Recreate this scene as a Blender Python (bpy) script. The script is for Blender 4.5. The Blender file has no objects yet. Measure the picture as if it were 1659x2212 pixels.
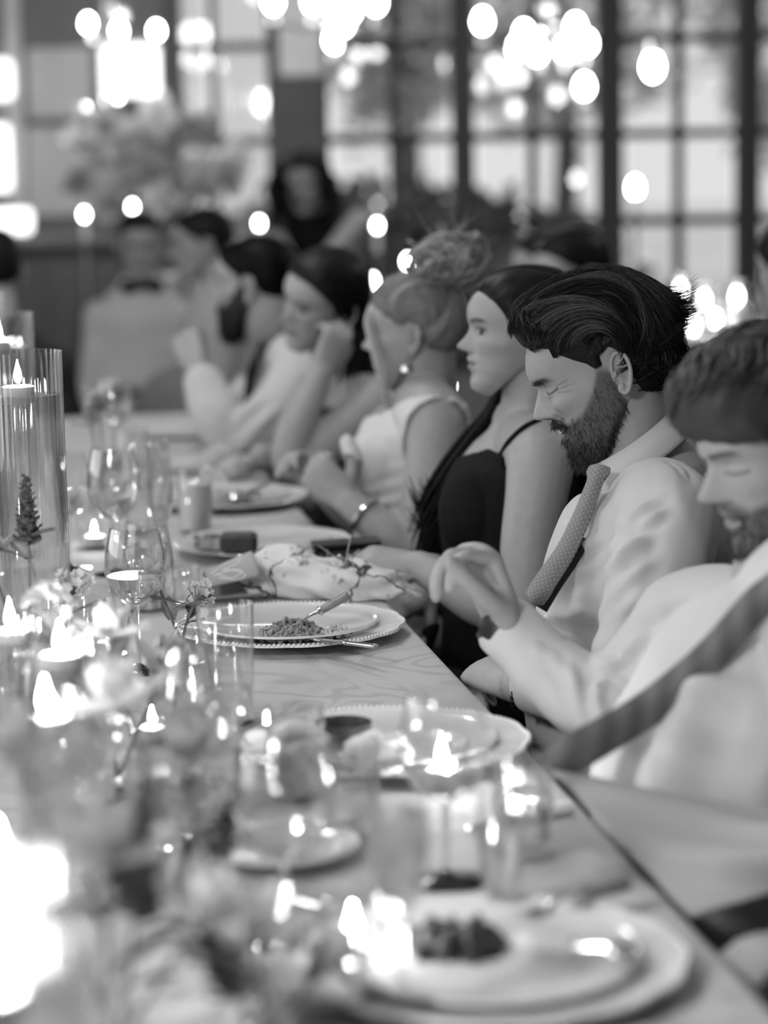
import bpy, math, random
import numpy as np
from mathutils import Vector, Matrix

random.seed(7)
RNG = np.random.default_rng(7)
scene = bpy.context.scene
COL = scene.collection

# ------------------------------------------------------------------ camera
IW, IH, F = 1659.0, 2212.0, 5222.0          # photograph frame and focal length in its pixels (85 mm)
CAMZ, PITCH, ROLL = 1.45, math.radians(8.5), math.radians(1.1)
cam_d = bpy.data.cameras.new('camera')
cam = bpy.data.objects.new('camera', cam_d)
COL.objects.link(cam)
_r = Vector((1, 0, 0)); _u = Vector((0, math.sin(PITCH), math.cos(PITCH))); _f = Vector((0, math.cos(PITCH), -math.sin(PITCH)))
RGT = np.array(_r * math.cos(ROLL) - _u * math.sin(ROLL)); UPV = np.array(_u * math.cos(ROLL) + _r * math.sin(ROLL)); FWD = np.array(_f)
cam.matrix_world = Matrix((( RGT[0], UPV[0], -FWD[0], 0), (RGT[1], UPV[1], -FWD[1], 0), (RGT[2], UPV[2], -FWD[2], CAMZ), (0, 0, 0, 1)))
cam_d.sensor_fit = 'VERTICAL'
cam_d.sensor_height = 36.0
cam_d.lens = 36.0 * F / IH
cam_d.clip_start = 0.05
cam_d.clip_end = 200
cam_d.dof.use_dof = True
cam_d.dof.focus_distance = 3.34
cam_d.dof.aperture_fstop = 2.3
scene.camera = cam

# ------------------------------------------------------------------ light
world = bpy.data.worlds.new('dusk_sky')
scene.world = world
world.use_nodes = True
wn = world.node_tree
wn.nodes['Background'].inputs[0].default_value = (1, 1, 1, 1)
wn.nodes['Background'].inputs[1].default_value = 0.88

def area_light(name, loc, target, sx, sy, power):
    l = bpy.data.lights.new(name, 'AREA')
    l.shape = 'RECTANGLE'; l.size = sx; l.size_y = sy; l.energy = power
    o = bpy.data.objects.new(name, l); COL.objects.link(o)
    o.location = loc
    o.rotation_euler = (Vector(target) - Vector(loc)).to_track_quat('-Z', 'Y').to_euler()
    return o

area_light('daylight_side_windows', (-4.6, 4.2, 2.2), (0, 4.2, 1.0), 6.0, 2.4, 78)
area_light('ceiling_fill', (0.2, 5.0, 4.2), (0.2, 5.0, 0.0), 5.0, 6.0, 10)  # overhead fill added under the ceiling, without a fixture

vs = scene.view_settings
vs.view_transform = 'Standard'
vs.look = 'None'
vs.gamma = 1.0
vs.use_curve_mapping = False
vs.exposure = 0.22
cy = scene.cycles
cy.use_denoising = True
cy.use_adaptive_sampling = True
cy.adaptive_threshold = 0.045
cy.max_bounces = 6
cy.diffuse_bounces = 2
cy.glossy_bounces = 2
cy.transmission_bounces = 5
cy.transparent_max_bounces = 24
cy.caustics_reflective = False
cy.caustics_refractive = False
cy.sample_clamp_indirect = 6.0
cy.blur_glossy = 0.5

# ------------------------------------------------------------------ pixel <-> place
CAMP = np.array([0, 0, CAMZ])

def W(px, py, d):
    """point of the place seen at photo pixel px,py at depth d (m) along the optical axis"""
    return CAMP + FWD * d + RGT * ((px - IW / 2) / F * d) + UPV * ((IH / 2 - py) / F * d)

def T(px, py, z=0.75):
    """point on the horizontal plane z seen at photo pixel px,py"""
    v = FWD + RGT * ((px - IW / 2) / F) + UPV * ((IH / 2 - py) / F)
    return CAMP + v * ((z - CAMZ) / v[2])

TZ = 0.75                                    # table top
TE0 = np.array([0.1746, 2.72])                # a point of the table's long edge
TDIR = np.array([-0.1644, 0.9864])           # along the table, away from the camera
TOUT = np.array([0.9864, 0.1644])            # from the table towards the guests

# ------------------------------------------------------------------ numeric helpers
def arr(*a): return np.array(a, float)
def unit(v): v = np.asarray(v, float); return v / (np.linalg.norm(v) + 1e-12)
def smooth01(x): x = np.clip(x, 0, 1); return x * x * (3 - 2 * x)

def vnoise(P, seed=0):
    """smooth value noise, -1..1"""
    P = np.asarray(P, float)
    I = np.floor(P).astype(np.int64); f = P - I; f = f * f * (3 - 2 * f)
    def h(i):
        n = (i[..., 0] * 374761393 + i[..., 1] * 668265263 + i[..., 2] * 2147483647 + seed * 1274126177) & 0xffffffff
        n = ((n ^ (n >> 13)) * 1274126177) & 0xffffffff
        n = n ^ (n >> 16)
        return (n & 0xffff) / 32767.5 - 1
    out = 0
    for dx in (0, 1):
        for dy in (0, 1):
            for dz in (0, 1):
                w = (f[..., 0] if dx else 1 - f[..., 0]) * (f[..., 1] if dy else 1 - f[..., 1]) * (f[..., 2] if dz else 1 - f[..., 2])
                out = out + w * h(I + np.array([dx, dy, dz]))
    return out

def spline(pts, n):
    """Catmull-Rom through rows of pts (any width), n samples"""
    P = np.asarray(pts, float)
    if len(P) == 2:
        t = np.linspace(0, 1, n)[:, None]; return P[0] * (1 - t) + P[1] * t
    Q = np.vstack([2 * P[0] - P[1], P, 2 * P[-1] - P[-2]])
    u = np.linspace(0, len(P) - 1, n); i = np.minimum(u.astype(int), len(P) - 2); t = (u - i)[:, None]
    a, b, c, d = Q[i], Q[i + 1], Q[i + 2], Q[i + 3]
    return 0.5 * (2 * b + (c - a) * t + (2 * a - 5 * b + 4 * c - d) * t ** 2 + (3 * b - a - 3 * c + d) * t ** 3)

def frames(P, up=(0, 0, 1)):
    """tangent, side, normal per point of a path"""
    Tn = np.gradient(P, axis=0); Tn /= np.linalg.norm(Tn, axis=1)[:, None] + 1e-12
    s = np.cross(Tn[0], up)
    if np.linalg.norm(s) < 1e-3: s = np.cross(Tn[0], (1, 0.1, 0))
    s = unit(s); S = []
    for t in Tn:
        s = unit(s - t * np.dot(s, t)); S.append(s)
    S = np.array(S)
    return Tn, S, np.cross(S, Tn)

class MB:
    """collects verts/faces (and optional uv per vertex / colour per vertex) into one mesh"""
    def __init__(self): self.v = []; self.f = []; self.c = []; self.u = []; self.n = 0
    def add(self, v, f, col=None, uv=None):
        v = np.asarray(v, float); o = self.n
        self.v.append(v)
        self.c.append(np.full(len(v), 1.0) if col is None else np.broadcast_to(col, (len(v),)).astype(float))
        self.u.append(np.zeros((len(v), 2)) if uv is None else np.asarray(uv, float))
        self.f.extend([tuple(int(i) + o for i in q) for q in f]); self.n += len(v)
        return self
    def verts(self): return np.vstack(self.v)
    # ---- shapes
    def grid(self, G, wrap=False, col=None, uv=None, flip=False):
        a, b = G.shape[:2]
        idx = np.arange(a * b).reshape(a, b)
        if wrap: idx = np.hstack([idx, idx[:, :1]])
        q = np.stack([idx[:-1, :-1], idx[:-1, 1:], idx[1:, 1:], idx[1:, :-1]], -1).reshape(-1, 4)
        if flip: q = q[:, ::-1]
        return self.add(G.reshape(-1, 3), q, col if col is None or np.ndim(col) == 0 else np.asarray(col).reshape(-1), uv)
    def tube(self, P, R, n=12, caps=True, up=(0, 0, 1), round_ends=False, col=None):
        P = np.asarray(P, float); R = np.asarray(R, float)
        if R.ndim == 0: R = np.full(len(P), float(R))
        if R.ndim == 1: R = np.stack([R, R], 1)
        if round_ends:
            def cap(p, q, r):
                d = unit(p - q); k = np.array([0.98, 0.8, 0.45, 0.12])
                return [p + d * min(r) * s for s in (0.25, 0.6, 0.88, 0.99)], [r * s for s in k]
            a, ra = cap(P[0], P[1], R[0]); b, rb = cap(P[-1], P[-2], R[-1])
            P = np.vstack([a[::-1], P, b]); R = np.vstack([ra[::-1], R, rb])
        Tn, S, N = frames(P, up)
        th = np.linspace(0, 2 * math.pi, n, endpoint=False)
        G = P[:, None] + S[:, None] * (R[:, :1] * np.cos(th))[..., None] + N[:, None] * (R[:, 1:] * np.sin(th))[..., None]
        self.grid(G, True, col, flip=True)
        if caps:
            o = self.n - n * len(P)
            self.f.append(tuple(o + i for i in range(n)))
            self.f.append(tuple(o + n * (len(P) - 1) + i for i in reversed(range(n))))
        return self
    def limb(self, pts, n=24, seg=16, up=(0, 0, 1)):
        """pts: rows (x,y,z,r) or (x,y,z,rside,rnormal)"""
        A = np.array([list(p) for p in pts], float); S = spline(A, n)
        R = S[:, 3:]
        if R.shape[1] == 1: R = R[:, 0]
        return self.tube(S[:, :3], np.maximum(R, 1e-4), seg, True, up, True)
    def ell(self, c, r, R=None, n=16, m=10, col=None):
        th = np.linspace(0, 2 * math.pi, n, endpoint=False); ph = np.linspace(0.02, math.pi - 0.02, m)
        G = np.stack([np.sin(ph)[:, None] * np.cos(th), np.sin(ph)[:, None] * np.sin(th), np.cos(ph)[:, None] * np.ones(n)], -1) * np.asarray(r, float)
        if R is not None: G = G @ np.asarray(R).T
        self.grid(G + np.asarray(c, float), True, col, flip=True)
        o = self.n - n * m
        self.f.append(tuple(o + i for i in range(n))); self.f.append(tuple(o + n * (m - 1) + i for i in reversed(range(n))))
        return self
    def lathe(self, prof, c=(0, 0, 0), n=32, close=True, wob=None):
        prof = np.asarray(prof, float); th = np.linspace(0, 2 * math.pi, n, endpoint=False)
        k = np.ones(n) if wob is None else wob(th)
        G = np.stack([prof[:, :1] * np.cos(th) * k, prof[:, :1] * np.sin(th) * k, prof[:, 1:] * np.ones(n)], -1) + np.asarray(c, float)
        self.grid(G, True)
        if close:
            o = self.n - n * len(prof)
            if prof[0, 0] > 1e-4: self.f.append(tuple(o + i for i in reversed(range(n))))
            if prof[-1, 0] > 1e-4: self.f.append(tuple(o + n * (len(prof) - 1) + i for i in range(n)))
        return self
    def box(self, c, s, R=None, bev=0.0):
        c = np.asarray(c, float); s = np.asarray(s, float) / 2
        if bev <= 0:
            V = np.array([[x, y, z] for x in (-1, 1) for y in (-1, 1) for z in (-1, 1)], float) * s
            Fc = [(0, 1, 3, 2), (4, 6, 7, 5), (0, 4, 5, 1), (2, 3, 7, 6), (0, 2, 6, 4), (1, 5, 7, 3)]
        else:
            V = []; b = min(bev, s.min() * 0.95)
            for z, k in ((-s[2], 1), (-s[2] + b, 0), (s[2] - b, 0), (s[2], 1)):
                for sx, sy in ((-1, -1), (1, -1), (1, 1), (-1, 1)):
                    i = b * k
                    V += [(sx * (s[0] - i - (b if sx * sy < 0 else 0)), sy * (s[1] - i - (b if sx * sy > 0 else 0)), z), (sx * (s[0] - i - (0 if sx * sy < 0 else b)), sy * (s[1] - i - (0 if sx * sy > 0 else b)), z)]
            V = np.array(V); Fc = []
            for k in range(3):
                for i in range(8): Fc.append((k * 8 + i, k * 8 + (i + 1) % 8, k * 8 + 8 + (i + 1) % 8, k * 8 + 8 + i))
            Fc.append(tuple(reversed(range(8)))); Fc.append(tuple(range(24, 32)))
        if R is not None: V = V @ np.asarray(R).T
        return self.add(V + c, Fc)
    def bar(self, a, b, w, h=None, up=(0, 0, 1)):
        return self.tube(np.array([a, b], float), np.array([[w, h or w]] * 2) * 0.7071, 4, True, up) if False else self._bar(a, b, w, h or w, up)
    def _bar(self, a, b, w, h, up):
        a = np.asarray(a, float); b = np.asarray(b, float); t = unit(b - a); s = np.cross(t, up)
        s = unit(s) if np.linalg.norm(s) > 1e-3 else np.array([1., 0, 0]); n = np.cross(s, t)
        return self.box((a + b) / 2, (w, np.linalg.norm(b - a), h), np.stack([s, t, n], 1))
    def move(self, loc=(0, 0, 0), R=None, s=1.0):
        for i in range(len(self.v)):
            V = self.v[i] * s
            if R is not None: V = V @ np.asarray(R).T
            self.v[i] = V + np.asarray(loc, float)
        return self
    # ---- output
    def mesh(self, name, smooth=True, auto=None):
        m = bpy.data.meshes.new(name); V = self.verts()
        m.from_pydata(V.tolist(), [], self.f)
        C = np.concatenate(self.c)
        if np.ptp(C) > 1e-6 or abs(C[0] - 1) > 1e-6:
            a = m.color_attributes.new('Col', 'FLOAT_COLOR', 'POINT')
            d = np.ones((len(V), 4)); d[:, :3] = C[:, None]; a.data.foreach_set('color', d.ravel())
        U = np.vstack(self.u)
        if np.ptp(U) > 1e-9:
            ul = m.uv_layers.new(name='UVMap'); li = np.zeros(len(m.loops), int); m.loops.foreach_get('vertex_index', li)
            ul.data.foreach_set('uv', U[li].ravel())
        m.validate()
        m.polygons.foreach_set('use_smooth', [bool(smooth)] * len(m.polygons))
        if smooth and auto is not None: m.set_sharp_from_angle(angle=math.radians(auto))
        m.update()
        return m
    def build(self, name, mat, parent=None, smooth=True, auto=40):
        return obj(name, self.mesh(name, smooth, auto), mat, parent)

def obj(name, mesh, mat, parent=None):
    o = bpy.data.objects.new(name, mesh); COL.objects.link(o)
    if mat is not None:
        mesh.materials.clear(); mesh.materials.append(M[mat] if isinstance(mat, str) else mat)
    if parent is not None:
        o.parent = parent
        o.matrix_parent_inverse = parent_world(parent).inverted()
    return o

def parent_world(p):
    m = p.matrix_basis.copy()
    while p.parent is not None:
        m = p.parent.matrix_basis @ p.matrix_parent_inverse @ m; p = p.parent
    return m

def tag(o, label, cat, group=None, kind=None):
    if label: o['label'] = label
    if cat: o['category'] = cat
    if group: o['group'] = group
    if kind: o['kind'] = kind
    return o

def empty(name, loc, label=None, cat=None, group=None, rz=0.0):
    o = bpy.data.objects.new(name, None); COL.objects.link(o)
    o.location = tuple(float(x) for x in loc); o.rotation_euler = (0, 0, rz); o.empty_display_size = 0.05
    return tag(o, label, cat, group)

def struct(name, mb, mat, parent=None, smooth=False):
    o = mb.build(name, mat, parent, smooth)
    if parent is None: o['kind'] = 'structure'
    return o

def copy_tree(o, parent=None):
    c = o.copy(); COL.objects.link(c); c.parent = parent
    for ch in [x for x in COL.objects if x.parent == o]: copy_tree(ch, c)
    return c

def remesh(mb, voxel, smooth=2, factor=0.5):
    """voxel union of all shells of mb; returns verts (n,3), faces"""
    m = bpy.data.meshes.new('tmp'); m.from_pydata(mb.verts().tolist(), [], mb.f)
    o = bpy.data.objects.new('tmp', m); COL.objects.link(o)
    r = o.modifiers.new('r', 'REMESH'); r.mode = 'VOXEL'; r.voxel_size = voxel; r.adaptivity = 0
    if smooth:
        s = o.modifiers.new('s', 'SMOOTH'); s.factor = factor; s.iterations = smooth
    dg = bpy.context.evaluated_depsgraph_get(); dg.update()
    e = bpy.data.meshes.new_from_object(o.evaluated_get(dg))
    V = np.zeros(len(e.vertices) * 3); e.vertices.foreach_get('co', V); V = V.reshape(-1, 3)
    N = np.zeros(len(e.vertices) * 3); e.vertices.foreach_get('normal', N); N = N.reshape(-1, 3)
    Fc = [tuple(p.vertices) for p in e.polygons]
    bpy.data.objects.remove(o); bpy.data.meshes.remove(m); bpy.data.meshes.remove(e)
    return V, N, Fc

def seg_dist(P, a, b):
    a = np.asarray(a, float); b = np.asarray(b, float); d = b - a
    t = np.clip(((P - a) @ d) / (d @ d + 1e-12), 0, 1)
    return np.linalg.norm(P - (a + t[:, None] * d), axis=1), t

def folds(V, N, lines):
    """raise/lower the cloth along fold lines: (a, b, amplitude, width)"""
    D = np.zeros(len(V))
    for a, b, amp, w in lines:
        d, t = seg_dist(V, a, b)
        D += amp * np.exp(-(d / w) ** 2) * np.sin(np.pi * (0.08 + 0.84 * t)) ** 0.6
        D -= 0.45 * amp * np.exp(-((d - 1.9 * w) / w) ** 2) * np.sin(np.pi * (0.08 + 0.84 * t)) ** 0.6
    return V + N * D[:, None]
# ------------------------------------------------------------------ materials (all neutral: the photograph is black and white)
M = {}
def mat(name, g=0.5, rough=0.6, spec=0.4, metal=0.0, noise=None, bump=None, attr=False, emit=None, sheen=0.0, coat=0.0, coord='Object'):
    """noise=(scale, amount, detail): grey variation; bump=(scale, strength, dist)"""
    m = bpy.data.materials.new(name); m.use_nodes = True; nt = m.node_tree; b = nt.nodes['Principled BSDF']
    b.inputs['Base Color'].default_value = (g, g, g, 1); b.inputs['Roughness'].default_value = rough
    b.inputs['Specular IOR Level'].default_value = spec; b.inputs['Metallic'].default_value = metal
    b.inputs['Sheen Weight'].default_value = sheen; b.inputs['Coat Weight'].default_value = coat
    L = nt.links; tc = nt.nodes.new('ShaderNodeTexCoord')
    src = None
    if attr:
        a = nt.nodes.new('ShaderNodeVertexColor'); a.layer_name = 'Col'
        mx = nt.nodes.new('ShaderNodeMix'); mx.data_type = 'RGBA'; mx.blend_type = 'MULTIPLY'; mx.inputs[0].default_value = 1
        mx.inputs[6].default_value = (g, g, g, 1); L.new(a.outputs[0], mx.inputs[7]); src = mx.outputs[2]
    if noise:
        n = nt.nodes.new('ShaderNodeTexNoise'); n.inputs['Scale'].default_value = noise[0]; n.inputs['Detail'].default_value = noise[2] if len(noise) > 2 else 3
        L.new(tc.outputs[coord], n.inputs['Vector'])
        mr = nt.nodes.new('ShaderNodeMapRange'); mr.inputs[1].default_value = 0.3; mr.inputs[2].default_value = 0.7
        mr.inputs[3].default_value = 1 - noise[1]; mr.inputs[4].default_value = 1 + noise[1]; L.new(n.outputs[0], mr.inputs[0])
        mx = nt.nodes.new('ShaderNodeMix'); mx.data_type = 'RGBA'; mx.blend_type = 'MULTIPLY'; mx.inputs[0].default_value = 1
        if src: L.new(src, mx.inputs[6])
        else: mx.inputs[6].default_value = (g, g, g, 1)
        L.new(mr.outputs[0], mx.inputs[7]); src = mx.outputs[2]
    if src: L.new(src, b.inputs['Base Color'])
    if bump:
        n = nt.nodes.new('ShaderNodeTexNoise'); n.inputs['Scale'].default_value = bump[0]; n.inputs['Detail'].default_value = 3
        L.new(tc.outputs[coord], n.inputs['Vector'])
        bp = nt.nodes.new('ShaderNodeBump'); bp.inputs['Strength'].default_value = bump[1]; bp.inputs['Distance'].default_value = bump[2]
        L.new(n.outputs[0], bp.inputs['Height']); L.new(bp.outputs[0], b.inputs['Normal'])
    if emit:
        b.inputs['Emission Color'].default_value = (1, 1, 1, 1); b.inputs['Emission Strength'].default_value = emit
    M[name] = m
    return m

def glass_mat(name, tint=0.97, f0=0.06, f1=0.75, rough=0.05, power=3.0):
    """thin clear glass: see-through, with sharper reflection towards the grazing rim"""
    m = bpy.data.materials.new(name); m.use_nodes = True; nt = m.node_tree; nt.nodes.clear(); L = nt.links
    out = nt.nodes.new('ShaderNodeOutputMaterial'); mix = nt.nodes.new('ShaderNodeMixShader')
    tr = nt.nodes.new('ShaderNodeBsdfTransparent'); tr.inputs[0].default_value = (tint, tint, tint, 1)
    gl = nt.nodes.new('ShaderNodeBsdfGlossy'); gl.inputs['Roughness'].default_value = rough; gl.inputs[0].default_value = (1, 1, 1, 1)
    lw = nt.nodes.new('ShaderNodeLayerWeight'); lw.inputs[0].default_value = 0.5
    pw = nt.nodes.new('ShaderNodeMath'); pw.operation = 'POWER'; pw.inputs[1].default_value = power
    mr = nt.nodes.new('ShaderNodeMapRange'); mr.inputs[3].default_value = f0; mr.inputs[4].default_value = f1
    L.new(lw.outputs['Facing'], pw.inputs[0]); L.new(pw.outputs[0], mr.inputs[0]); L.new(mr.outputs[0], mix.inputs[0])
    L.new(tr.outputs[0], mix.inputs[1]); L.new(gl.outputs[0], mix.inputs[2]); L.new(mix.outputs[0], out.inputs[0])
    M[name] = m

def nodes(name):
    nt = M[name].node_tree
    return nt, nt.nodes['Principled BSDF'], nt.links

mat('skin', 0.34, 0.48, 0.35, attr=True, noise=(60, 0.05, 4), bump=(420, 0.12, 0.001))
mat('hair_black', 0.007, 0.45, 0.15)
mat('hair_dark', 0.010, 0.5, 0.12, attr=True)
mat('hair_brown', 0.04, 0.5, 0.25, attr=True)
mat('hair_blond', 0.17, 0.42, 0.4, attr=True)
mat('beard', 0.02, 0.55, 0.2, attr=True)
mat('shirt_white', 0.54, 0.75, 0.2, bump=(900, 0.15, 0.0006), sheen=0.1)
mat('shirt_grey', 0.50, 0.8, 0.2, sheen=0.1)
mat('top_white', 0.62, 0.7, 0.25, bump=(500, 0.2, 0.001))
mat('cloth_black', 0.006, 0.8, 0.15)
mat('cloth_charcoal', 0.03, 0.8, 0.2, noise=(30, 0.2))
mat('cloth_grey', 0.20, 0.8, 0.2, noise=(20, 0.1), bump=(300, 0.15, 0.001))
mat('suit_grey', 0.42, 0.8, 0.2, noise=(20, 0.1))
mat('leather_black', 0.012, 0.35, 0.5)
mat('tooth', 0.75, 0.3, 0.5)
mat('steel', 0.65, 0.18, 0.5, metal=1.0)
mat('dark_metal', 0.05, 0.4, 0.5, metal=0.6)
mat('porcelain', 0.80, 0.12, 0.5, coat=0.3)
mat('porcelain_grey', 0.70, 0.12, 0.5, coat=0.3)
mat('bowl_dark', 0.05, 0.25, 0.5)
mat('horn_handle', 0.22, 0.35, 0.5, noise=(90, 0.3))
mat('food_rice', 0.26, 0.4, 0.5, noise=(160, 0.35))
mat('food_sauce', 0.62, 0.25, 0.5, noise=(90, 0.15))
mat('food_dark', 0.03, 0.5, 0.5, noise=(120, 0.4))
mat('bread', 0.45, 0.7, 0.3, noise=(60, 0.25))
mat('citrus', 0.72, 0.4, 0.5, noise=(150, 0.12))
mat('juice', 0.70, 0.25, 0.4)
mat('water', 0.8, 0.1, 0.5)
mat('wax', 0.85, 0.5, 0.4)
mat('petal_white', 0.82, 0.6, 0.3)
mat('petal_mid', 0.5, 0.6, 0.3)
mat('petal_dark', 0.13, 0.6, 0.3)
mat('leaf', 0.16, 0.5, 0.4, noise=(40, 0.2))
mat('stem', 0.2, 0.6, 0.3)
mat('paper_grey', 0.40, 0.8, 0.2)
mat('ink_white', 0.85, 0.6, 0.2)
mat('wood_dark', 0.03, 0.45, 0.4, noise=(25, 0.3))
mat('wood_mid', 0.12, 0.5, 0.4, noise=(12, 0.2))
mat('wall_grey', 0.24, 0.8, 0.2, noise=(3, 0.06))
mat('wall_light', 0.75, 0.8, 0.2, noise=(3, 0.06))
mat('column_dark', 0.10, 0.7, 0.3, noise=(3, 0.1))
mat('mullion', 0.055, 0.6, 0.3)
mat('floor', 0.05, 0.6, 0.3, noise=(5, 0.2))
mat('ceiling', 0.35, 0.9, 0.2)
mat('tree_leaf', 0.36, 0.7, 0.2, noise=(4, 0.3))
mat('tree_leaf_dark', 0.13, 0.7, 0.2, noise=(4, 0.3))
mat('bark', 0.08, 0.9, 0.1)
mat('lawn', 0.75, 0.9, 0.1, noise=(2, 0.2))
mat('brass', 0.45, 0.3, 0.5, metal=1.0)
mat('flame', 1.0, 0.5, 0.2, emit=200.0)
mat('bulb', 1.0, 0.5, 0.2, emit=26.0)
mat('bulb_soft', 1.0, 0.5, 0.2, emit=3.2)
mat('lampshade', 0.9, 0.7, 0.2, emit=1.6)
mat('lit_panel', 0.9, 0.7, 0.2, emit=1.1)
glass_mat('glass', 0.985, 0.07, 0.9, 0.07)
glass_mat('glass_cut', 0.97, 0.16, 0.9, 0.12)
glass_mat('glass_pane', 0.9, 0.05, 0.3, 0.03)
def refract_mat(name, ior, clear, tint=0.98):
    """solid clear glass or water: bends what lies behind it, part of the light passes straight"""
    m = bpy.data.materials.new(name); m.use_nodes = True; nt = m.node_tree; nt.nodes.clear(); L = nt.links
    out = nt.nodes.new('ShaderNodeOutputMaterial'); mix = nt.nodes.new('ShaderNodeMixShader'); mix.inputs[0].default_value = clear
    g = nt.nodes.new('ShaderNodeBsdfGlass'); g.inputs['IOR'].default_value = ior; g.inputs['Roughness'].default_value = 0.02; g.inputs[0].default_value = (tint,) * 3 + (1,)
    t = nt.nodes.new('ShaderNodeBsdfTransparent')
    L.new(g.outputs[0], mix.inputs[1]); L.new(t.outputs[0], mix.inputs[2]); L.new(mix.outputs[0], out.inputs[0]); M[name] = m
refract_mat('water_clear', 1.33, 0.5)
refract_mat('glass_solid', 1.48, 0.2)

# table linen: pale damask with a faint woven flower print
mat('linen', 0.5, 0.75, 0.3, sheen=0.1)
nt, b, L = nodes('linen')
tc = nt.nodes.new('ShaderNodeTexCoord')
n1 = nt.nodes.new('ShaderNodeTexNoise'); n1.inputs['Scale'].default_value = 7; n1.inputs['Detail'].default_value = 2
L.new(tc.outputs['Object'], n1.inputs['Vector'])
n3 = nt.nodes.new('ShaderNodeTexNoise'); n3.inputs['Scale'].default_value = 3.2; n3.inputs['Detail'].default_value = 1.2; n3.inputs['Distortion'].default_value = 1.4
L.new(tc.outputs['Object'], n3.inputs['Vector'])
mu = nt.nodes.new('ShaderNodeMath'); mu.operation = 'MULTIPLY'; mu.inputs[1].default_value = 60; L.new(n3.outputs[0], mu.inputs[0])
si = nt.nodes.new('ShaderNodeMath'); si.operation = 'SINE'; L.new(mu.outputs[0], si.inputs[0])
n4 = nt.nodes.new('ShaderNodeTexNoise'); n4.inputs['Scale'].default_value = 4; L.new(tc.outputs['Object'], n4.inputs['Vector'])
c4 = nt.nodes.new('ShaderNodeMapRange'); c4.inputs[1].default_value = 0.36; c4.inputs[2].default_value = 0.55; L.new(n4.outputs[0], c4.inputs[0])
ml = nt.nodes.new('ShaderNodeMath'); ml.operation = 'MULTIPLY'; L.new(si.outputs[0], ml.inputs[0]); L.new(c4.outputs[0], ml.inputs[1])
cr = nt.nodes.new('ShaderNodeValToRGB'); cr.color_ramp.elements[0].position = 0.25; cr.color_ramp.elements[0].color = (0.50,) * 3 + (1,)
cr.color_ramp.elements[1].position = 0.8; cr.color_ramp.elements[1].color = (0.40,) * 3 + (1,)
L.new(ml.outputs[0], cr.inputs[0]); L.new(cr.outputs[0], b.inputs['Base Color'])
bp = nt.nodes.new('ShaderNodeBump'); bp.inputs['Strength'].default_value = 0.25; bp.inputs['Distance'].default_value = 0.002
L.new(n1.outputs[0], bp.inputs['Height']); L.new(bp.outputs[0], b.inputs['Normal'])

def check_weave(name, scale, dark, light):
    """fine woven check for the shirt in focus"""
    nt, b, L = nodes(name)
    tc = nt.nodes.new('ShaderNodeTexCoord')
    mp = nt.nodes.new('ShaderNodeMapping'); mp.inputs['Rotation'].default_value = (0.35, 0.2, 0.25); L.new(tc.outputs['Object'], mp.inputs[0])
    sx = nt.nodes.new('ShaderNodeSeparateXYZ'); L.new(mp.outputs[0], sx.inputs[0])
    s = []
    for i in (0, 2):
        mu = nt.nodes.new('ShaderNodeMath'); mu.operation = 'MULTIPLY'; mu.inputs[1].default_value = scale; L.new(sx.outputs[i], mu.inputs[0])
        si = nt.nodes.new('ShaderNodeMath'); si.operation = 'SINE'; L.new(mu.outputs[0], si.inputs[0]); s.append(si)
    ad = nt.nodes.new('ShaderNodeMath'); ad.operation = 'MAXIMUM'; L.new(s[0].outputs[0], ad.inputs[0]); L.new(s[1].outputs[0], ad.inputs[1])
    mr = nt.nodes.new('ShaderNodeMapRange'); mr.inputs[1].default_value = -0.6; mr.inputs[2].default_value = 0.9
    mr.inputs[3].default_value = dark; mr.inputs[4].default_value = light; L.new(ad.outputs[0], mr.inputs[0])
    L.new(mr.outputs[0], b.inputs['Base Color'])
mat('shirt_check', 0.55, 0.8, 0.2, sheen=0.1)
check_weave('shirt_check', 2600, 0.40, 0.60)

def tie_print(name, su, sv, base, dot, ring):
    """woven repeat of small medallions, laid out along the tie"""
    nt, b, L = nodes(name)
    uv = nt.nodes.new('ShaderNodeUVMap')
    vo = nt.nodes.new('ShaderNodeTexVoronoi'); vo.inputs['Randomness'].default_value = 0.0; vo.inputs['Scale'].default_value = 1
    mp = nt.nodes.new('ShaderNodeMapping'); mp.inputs['Scale'].default_value = (su, sv, 1); mp.inputs['Rotation'].default_value = (0, 0, 0.785)
    L.new(uv.outputs[0], mp.inputs[0]); L.new(mp.outputs[0], vo.inputs['Vector'])
    cr = nt.nodes.new('ShaderNodeValToRGB'); e = cr.color_ramp.elements; cr.color_ramp.interpolation = 'EASE'
    e[0].position = 0.10; e[0].color = (dot,) * 3 + (1,); e[1].position = 0.5; e[1].color = (base,) * 3 + (1,)
    k = e.new(0.26); k.color = (ring,) * 3 + (1,)
    L.new(vo.outputs['Distance'], cr.inputs[0]); L.new(cr.outputs[0], b.inputs['Base Color'])
mat('tie_print', 0.3, 0.55, 0.4); tie_print('tie_print', 190, 190, 0.30, 0.42, 0.05)

mat('tie_dark', 0.085, 0.6, 0.35)
nt, b, L = nodes('tie_dark')
uv = nt.nodes.new('ShaderNodeUVMap'); br = nt.nodes.new('ShaderNodeTexWave'); br.inputs['Scale'].default_value = 14; br.bands_direction = 'DIAGONAL'
L.new(uv.outputs[0], br.inputs[0]); mr = nt.nodes.new('ShaderNodeMapRange'); mr.inputs[3].default_value = 0.09; mr.inputs[4].default_value = 0.15
L.new(br.outputs[0], mr.inputs[0]); L.new(mr.outputs[0], b.inputs['Base Color'])

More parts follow.
